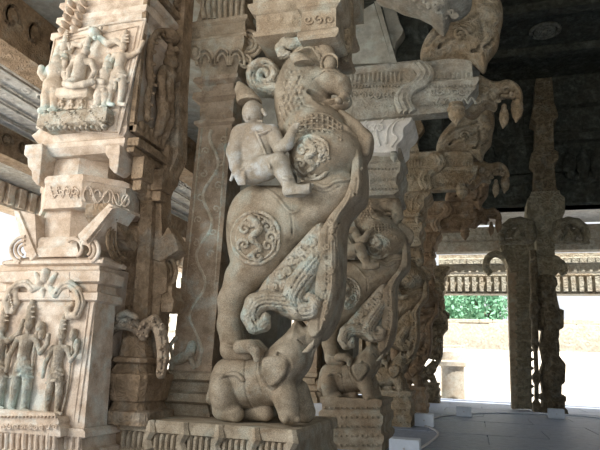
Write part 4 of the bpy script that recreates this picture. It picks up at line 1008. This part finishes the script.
for px in (478, 492, 570, 584, 598):
    S = Sculpt(YF-.3, (px-8, 140, px+8, 182), YF-.7, YF+.1, .06)
    S.limb([(px, 176, 0, 4), (px, 164, 0, 4.5), (px, 156, 0, 4)], k=.08); S.limb([(px, 150, .05, 3)], k=.05); S.limb([(px-5, 158, 0, 2), (px-5, 170, .1, 1.8)], k=.05); S.limb([(px+5, 158, 0, 2), (px+4, 168, .15, 1.8)], k=.05)
    S.build('frieze_figure', M['dark'], FB)
zs = float(at(500, 208, YF)[2])
mb = MB(); mb.box(-2.6, 14, YF, 22.4, zs, zs+.3); struct(build(mb, 'ceiling_aisle', M['lightbeam']), 'pale soffit slabs behind the frieze wall')
beam('stone_beam', 22.4, [(226.5, 0), (234, 0), (235, .12), (240, .12), (241, 0), (251, 0)], -1.3, 14, 22.9, M['duskbeam'], 'nearest of the three low grey beams crossing behind the right columns', [(235.5, 241, .3, .18)])
beam('stone_beam', 24.4, [(254, 0), (258, 0), (259, .1), (264, .1), (265, 0), (272, 0)], -1.3, 14, 24.9, M['duskbeam'], 'middle one of the three low grey beams crossing behind the right columns', [(259, 264, .28, .14)])
beam('eave_beam', 26.2, [(273, .1), (276, .1), (277, 0), (292, 0), (294, .1)], -4.0, 14, 26.8, M['duskbeam'], 'ribbed stone eave at the far edge of the hall above the trees', [(278, 292, .3, .3)], 'eave')
# unseen wall added at the right to block light and keep the hall dark
mb = MB(); mb.box(9.5, 9.9, -5, 20, -.3, CZ); struct(build(mb, 'wall_lightblock', M['dark']))

# ================================================================ far columns
def column(name, parts, label, Y):
    c = at(parts[0][2][0][1], 410, Y); R = empty(name, (float(c[0]), Y, 0)); bpy.context.view_layer.update(); tag(R, label, 'column')
    for nm, mat, rows, yb, ch in parts:
        mb = MB(); pxstack(mb, Y, rows, yb, c=ch, pro=.7); build(mb, nm, M[mat], R, angle=.5)
    return R
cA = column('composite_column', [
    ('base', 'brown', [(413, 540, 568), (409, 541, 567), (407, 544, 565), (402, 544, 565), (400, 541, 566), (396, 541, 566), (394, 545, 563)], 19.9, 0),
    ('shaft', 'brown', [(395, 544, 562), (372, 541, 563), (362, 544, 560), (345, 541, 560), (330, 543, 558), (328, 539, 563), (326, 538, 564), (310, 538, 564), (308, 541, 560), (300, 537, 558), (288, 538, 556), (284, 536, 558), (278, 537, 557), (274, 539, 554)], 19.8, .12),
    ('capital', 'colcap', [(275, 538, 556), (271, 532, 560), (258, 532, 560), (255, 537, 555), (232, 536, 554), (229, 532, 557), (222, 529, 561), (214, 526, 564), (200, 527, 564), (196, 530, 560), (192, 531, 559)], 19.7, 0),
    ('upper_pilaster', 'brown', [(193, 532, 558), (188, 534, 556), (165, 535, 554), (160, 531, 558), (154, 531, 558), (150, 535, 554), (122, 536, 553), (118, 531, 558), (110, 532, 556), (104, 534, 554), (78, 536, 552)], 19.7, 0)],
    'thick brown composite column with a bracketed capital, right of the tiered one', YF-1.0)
mb = MB()
S = Sculpt(18.95, (488, 214, 592, 250), 18.6, 19.5, .035)
for s_ in (1, -1):
    f = lambda a: 544+s_*(a-544)
    S.limb([(f(558), 236, 0, 6), (f(560), 226, 0, 6), (f(568), 222, 0, 4.5), (f(577), 223, 0, 4), (f(584), 228, 0, 3.6), (f(587), 236, 0, 3), (f(585), 242, 0, 2.4)], k=.03, sy=1.6)
    S.limb([(f(556), 242, 0, 1.6), (f(588), 243, 0, 1.6)], k=.02, sy=3)
    S.limb([(f(566), 230, .0, 5), (f(570), 236, .0, 5), (f(564), 240, 0, 4)], k=.03, sy=1.4); S.limb([(f(576), 232, 0, 3), (f(580), 236, 0, 2)], k=.03)
S.build('capital_brackets', M['colcap'], cA)['label'] = 'pair of curled brackets either side of the capital'
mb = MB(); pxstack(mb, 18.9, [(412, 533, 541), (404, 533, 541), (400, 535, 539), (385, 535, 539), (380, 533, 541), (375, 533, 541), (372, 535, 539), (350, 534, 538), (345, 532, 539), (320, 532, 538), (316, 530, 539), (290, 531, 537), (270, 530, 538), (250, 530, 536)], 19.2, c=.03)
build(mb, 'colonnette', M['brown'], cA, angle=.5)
S = Sculpt(18.95, (536, 296, 572, 402), 18.5, 19.4, .035)
S.limb([(556, 396, .0, 4), (552, 380, .05, 7), (555, 365, .08, 7), (549, 350, .05, 5), (551, 335, .05, 6), (553, 318, .1, 6), (548, 305, .05, 5)], k=.06); S.limb([(560, 380, .05, 4), (562, 365, .05, 3)], k=.05); S.limb([(545, 360, .1, 3), (543, 345, .1, 3)], k=.04)
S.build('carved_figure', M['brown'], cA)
mb = MB()
R2 = empty('tiered_column', (float(at(522, 405, 21.5)[0]), 21.5, 0)); bpy.context.view_layer.update(); tag(R2, 'pale brown column of stacked small tiers, left of the thick composite column', 'column')
rows = [(409, 515, 533), (404, 515, 534)]; p = 402
while p > 268:
    rows += [(p, 518, 532), (p-5, 518, 532), (p-6, 516, 534), (p-8, 516, 534)]; p -= 9
rows = [(a, b-.03*(409-a)*.3, c-.03*(409-a)*.3) for a, b, c in rows]
pxstack(mb, 21.5, rows, 22.3, pro=.8)
build(mb, 'tiered_shaft', M['colcap'], R2, angle=.4)
mb = MB(); pxstack(mb, 21.7, [(409, 512, 518), (250, 507, 516)], 22.4); build(mb, 'plain_shaft', M['yali'], R2)
mb = MB(); pxstack(mb, 21.5, [(272, 511, 530), (266, 508, 533), (258, 505, 534), (254, 502, 535), (248, 500, 535), (240, 502, 535)], 22.4)
ptube(mb, 21.3, spline([(505, 258), (496, 254), (488, 258), (486, 268), (491, 274)], 4, False), [3.4]*17, 8); ptube(mb, 21.3, spline([(536, 262), (545, 258), (560, 262), (565, 270), (560, 274)], 4, False), 3.2, 8)
build(mb, 'capital', M['colcap'], R2, angle=.5)

# ================================================================ left aisle beams and roof
XB = -5.7
zb0 = float(atx(0, 38, XB)[2]); zb1 = float(atx(57, 28, XB)[2])
def lbeam(x0, x1, z0, z1, mat, label, carve=0):
    mb = MB(); mb.box(x0, x1, 1.0, 24, z0, z1)
    if carve:
        for i in range(18):
            y = 5+i*.42
            for q in range(2): mb.tube([(x1+.01, y+.16*math.cos(a)*(1-a/9), (z0+z1)/2+(z1-z0)*.3*math.sin(a)*(1-a/9)) for a in np.linspace(0, 6, 12)], .025, 5)
    return tag(build(mb, 'aisle_beam', mat, angle=.6), label, 'beam')
lbeam(XB-.5, XB, zb0, zb1-.01, M['side'], 'dark beam with carved lozenges at the top left, nearest the ceiling', 1)
q = atz(0, 127, zb0); XC = float(q[0])
mb = MB(); mb.box(XC+.01, XB-.51, 1.0, 24, zb0+.06, zb0+.2)
for i in range(4): mb.box(XC+.3+i*(XB-.5-XC)/4, XC+.34+i*(XB-.5-XC)/4, 1, 24, zb0-.01, zb0+.03)
for i in range(10): mb.tube([((XC+XB)/2+.5+.16*math.cos(a)*(1-a/14), 7+i*1.1+.3*math.sin(a)*(1-a/14), zb0+.015) for a in np.linspace(0, 12, 20)], .025, 5)
tag(build(mb, 'soffit_slab', M['leftsoffit']), 'pale carved soffit slab between the dark beams at the upper left', 'slab')
lbeam(XC-.4, XC, zb0-.45, zb0+.05, M['side'], 'second dark beam at the left below the pale soffit', 1)
zq = zb0-.45; q2 = atz(0, 196, zq); X3 = float(q2[0])
mb = MB(); mb.box(X3, XC-.4, 1, 24, zq+.35, zq+.5); tag(build(mb, 'soffit_slab', M['leftsoffit']), 'narrow pale soffit strip behind the second dark beam at the left', 'slab')
mb = MB(); X4 = XC-2.2; z4 = float(atx(0, 200, X4)[2]); mb.box(X4-.5, X4, 1, 26, z4-.1, z4+.55)
for i in range(60): mb.box(X4, X4+.12, 3+i*.35, 3.18+i*.35, z4-.05, z4+.4)
tag(build(mb, 'eave_beam', M['pier']), 'ribbed eave beam at the left edge above the white opening', 'eave')
mb = MB(); zc = float(at(40, 0, 6.0)[2]); mb.box(-9.5, -3.35, 1.5, 24, zb1, zb1+.3); struct(build(mb, 'ceiling_left', M['grey']), 'bluish grey ceiling slabs of the left aisle')

# ================================================================ floor lights and cable
BX = [((404, 458), .42, .27, 'nearest grey floor light box beside the second pillar'), ((424, 427), .40, .30, 'grey floor light box beside the third pillar, second nearest'), ((464, 416.8), .40, .30, 'grey floor light box alone in the middle of the far floor'), ((557, 419), .42, .30, 'grey floor light box in front of the thick composite column')]
bpos = []
for (p, w, hh, lb) in BX:
    c = atz(p[0], p[1], 0); bpos.append(c)
    k = c[1]/9.0; w_ = w; h_ = hh*.9
    R = empty('light_box', (float(c[0]), float(c[1])+.15, 0)); bpy.context.view_layer.update(); tag(R, lb, 'light box', 'grey floor light boxes')
    mb = MB(); mb.box(c[0]-w_/2, c[0]+w_/2, c[1], c[1]+.3, 0.0, h_, .012); build(mb, 'housing', M['box'], R)
    mb = MB(); mb.tube([(c[0], c[1]+.01, h_*.5), (c[0], c[1]-.012, h_*.5)], .016, 8); build(mb, 'screw', M['cable'], R)
def cable(pts, label, r=.018, mat='cable'):
    P = [atz(a, b, 0.02) for a, b in spline(pts, 5, False)]
    mb = MB(); mb.tube(P, r, 6); tag(build(mb, 'power_cable', M[mat], smooth=True), label, 'cable')
cable([(421, 425), (431, 428), (438, 433), (434, 439), (424, 446), (414, 451)], 'pale cable looping from the second light box to the nearest one', .022)
cable([(428, 420), (438, 417), (448, 415.5), (459, 414.5)], 'pale cable between the second and the middle light box')
cable([(470, 414), (490, 413), (520, 413.5), (552, 414.5)], 'dark cable from the middle box to the one by the thick column', .02, 'box')
cable([(563, 415), (575, 415.5), (590, 417), (606, 419)], 'dark cable running off to the right edge of the floor', .02, 'box')

# ================================================================ the sunlit yard
D0 = at(453, 405, 29); R = empty('stone_drum', (float(D0[0]), 29, -.35)); bpy.context.view_layer.update(); tag(R, 'pale round stone drum with a ledge, in the yard left of the opening', 'drum')
z = lambda p: float(at(453, p, 29)[2]); u = 29/F
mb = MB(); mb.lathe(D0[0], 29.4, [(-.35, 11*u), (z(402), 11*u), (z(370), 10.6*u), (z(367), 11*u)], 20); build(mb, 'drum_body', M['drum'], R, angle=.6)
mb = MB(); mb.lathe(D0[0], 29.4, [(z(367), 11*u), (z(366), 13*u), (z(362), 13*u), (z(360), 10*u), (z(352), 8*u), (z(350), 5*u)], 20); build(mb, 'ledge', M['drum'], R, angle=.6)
def masonry(name, x0, x1, Y, z0, z1, course, label, depth=.5, seed=1, step=.0):
    rr = random.Random(seed); mb = MB(); zz = z0; y = Y
    while zz < z1:
        hh = course*rr.uniform(.5, 1.5); x = x0
        while x < x1:
            w = rr.uniform(.8, 4.5); mb.box(x, min(x+w-.03, x1), y+rr.uniform(-.2, .1), y+depth+1.5, zz, zz+hh-(.03 if rr.random() < .7 else .12), .04); x += w
        zz += hh; y += step
    mb.box(x0, x1, Y+.4+step*3, Y+depth+step*8, z0, z1*.9)
    return tag(build(mb, name, M['rubble']), label, 'wall')
masonry('rubble_wall', -6.4, 26, 42, -.4, 5.0, .62, 'bright sunlit wall of stepped stone blocks across the yard', step=.25)
mb = MB(); zk = float(at(500, 350, 41.5)[2]); mb.loft([[(x, 31, -.4), (x, 33, -.2), (x, 37, zk*.55), (x, 41.4, zk), (x, 41.7, zk), (x, 41.7, -.4)] for x in (-6.4, -2, 2, 10, 18, 26)])
tag(build(mb, 'earth_bank', M['ground'], smooth=False), 'white sunlit bank of earth sloping up to the stepped wall', 'bank')
# distant facade glimpsed through the gap beside the pier
mb = MB(); x0, x1, Y = -34, -6.6, 34.0
mb.box(x0, x1, Y, Y+2, -.4, 7.5)
for i in range(12): mb.box(x0, x1, Y-.3, Y, .2+i*.62, .42+i*.62)
for i in range(44):
    for j in range(5): mb.box(x0+i*.62+.1, x0+i*.62+.4, Y-.45, Y, .5+j*1.3, 1.3+j*1.3)
tag(build(mb, 'distant_building', M['sun']), 'pale tiered temple building in the sun seen through the gap beside the pier', 'building')
# trees
def tree(x, y, zc, r, hgt, label, seed):
    rr = random.Random(seed); R = empty('leafy_tree', (x, y, -.4)); bpy.context.view_layer.update(); tag(R, label, 'tree', 'trees beyond the yard wall')
    mb = MB(); mb.tube([(x, y, -.4), (x+.1, y, zc*.5), (x, y, zc)], [.3, .22, .12], 8)
    for i in range(5): mb.tube([(x, y, zc*.7), (x+rr.uniform(-1, 1)*r*.6, y+rr.uniform(-.5, .5)*r, zc+rr.uniform(0, .5)*hgt)], [.12, .04], 5)
    build(mb, 'trunk', M['bark'], R, smooth=True)
    mb = MB()
    for i in range(1500):
        a = rr.uniform(0, 2*PI); b = math.acos(rr.uniform(-1, 1)); q = r*(.55+.45*rr.random())*(1+.2*math.sin(3*a)*math.sin(4*b))
        c = np.array([x+q*math.sin(b)*math.cos(a), y+q*math.sin(b)*math.sin(a)*.8, zc+hgt*.5*q/r*math.cos(b)]); s_ = rr.uniform(.14, .3)
        u_ = np.array([rr.gauss(0, 1) for _ in range(3)]); u_ /= np.linalg.norm(u_); v_ = np.cross(u_, [rr.gauss(0, 1) for _ in range(3)]); v_ /= np.linalg.norm(v_)+1e-9
        mb.add([c-u_*s_, c+v_*s_*.5, c+u_*s_, c-v_*s_*.5], [(0, 1, 2, 3)])
    build(mb, 'foliage', M['leaf'], R, fix=False)
for i, (px, r, lb) in enumerate(((438, 1.9, 'rounded green tree just right of the dark last pillar'), (484, 2.0, 'rightmost green tree in the opening, left of the tiered column'), (461, 2.0, 'middle green tree in the opening above the yard wall'))):
    c = at(px, 304, 48+i*4.2); tree(float(c[0]), float(c[1]), float(c[2])-.3, r, 4.2, lb, i+3)

# ================================================================ light
w = bpy.data.worlds.new('sky'); bpy.context.scene.world = w; w.use_nodes = True; nt = w.node_tree; bg = nt.nodes['Background']
bg.inputs[0].default_value = (.93, .965, 1.0, 1); bg.inputs[1].default_value = WORLD
def sun(energy, rot, ang=.01, col=(1, .95, .86)):
    l = bpy.data.lights.new('sun', 'SUN'); l.energy = energy; l.angle = ang; l.color = col; o = bpy.data.objects.new('sun', l); COL.objects.link(o)
    from mathutils import Vector
    o.rotation_euler = Vector(rot).to_track_quat('-Z', 'Y').to_euler(); return o
sun(SUN, (-.3, .35, -.9))
def area(loc, to, size, energy, col):
    from mathutils import Vector
    l = bpy.data.lights.new('courtyard_bounce', 'AREA'); l.energy = energy; l.size = size; l.color = col  # unseen area lamp added to stand in for courtyard bounce
    o = bpy.data.objects.new('courtyard_bounce', l); COL.objects.link(o); o.location = loc
    o.rotation_euler = (Vector(to)-Vector(loc)).to_track_quat('-Z', 'Y').to_euler(); return o
area((-8.0, -3.0, 4.2), (-2.5, 5.5, 2.3), 3.0, AREA, (1, .97, .93))
area((-9.5, 3.5, 2.6), (-2.0, 10, 1.8), 3.5, AREA2, (1, .97, .93))
sc = bpy.context.scene; sc.view_settings.view_transform = 'Standard'; sc.view_settings.look = 'None'; sc.view_settings.exposure = EXPO; sc.view_settings.gamma = 1.0
# ---------------------------------------------------------------- camera
cam = bpy.data.cameras.new('camera'); cam.sensor_width = 36; cam.lens = F/600*36; cam.clip_end = 500
co = bpy.data.objects.new('camera', cam); COL.objects.link(co)
from mathutils import Matrix
mw = Matrix([[*CM[0], 0], [*CM[1], 0], [*CM[2], EYE], [0, 0, 0, 1]])
co.matrix_world = mw; bpy.context.scene.camera = co
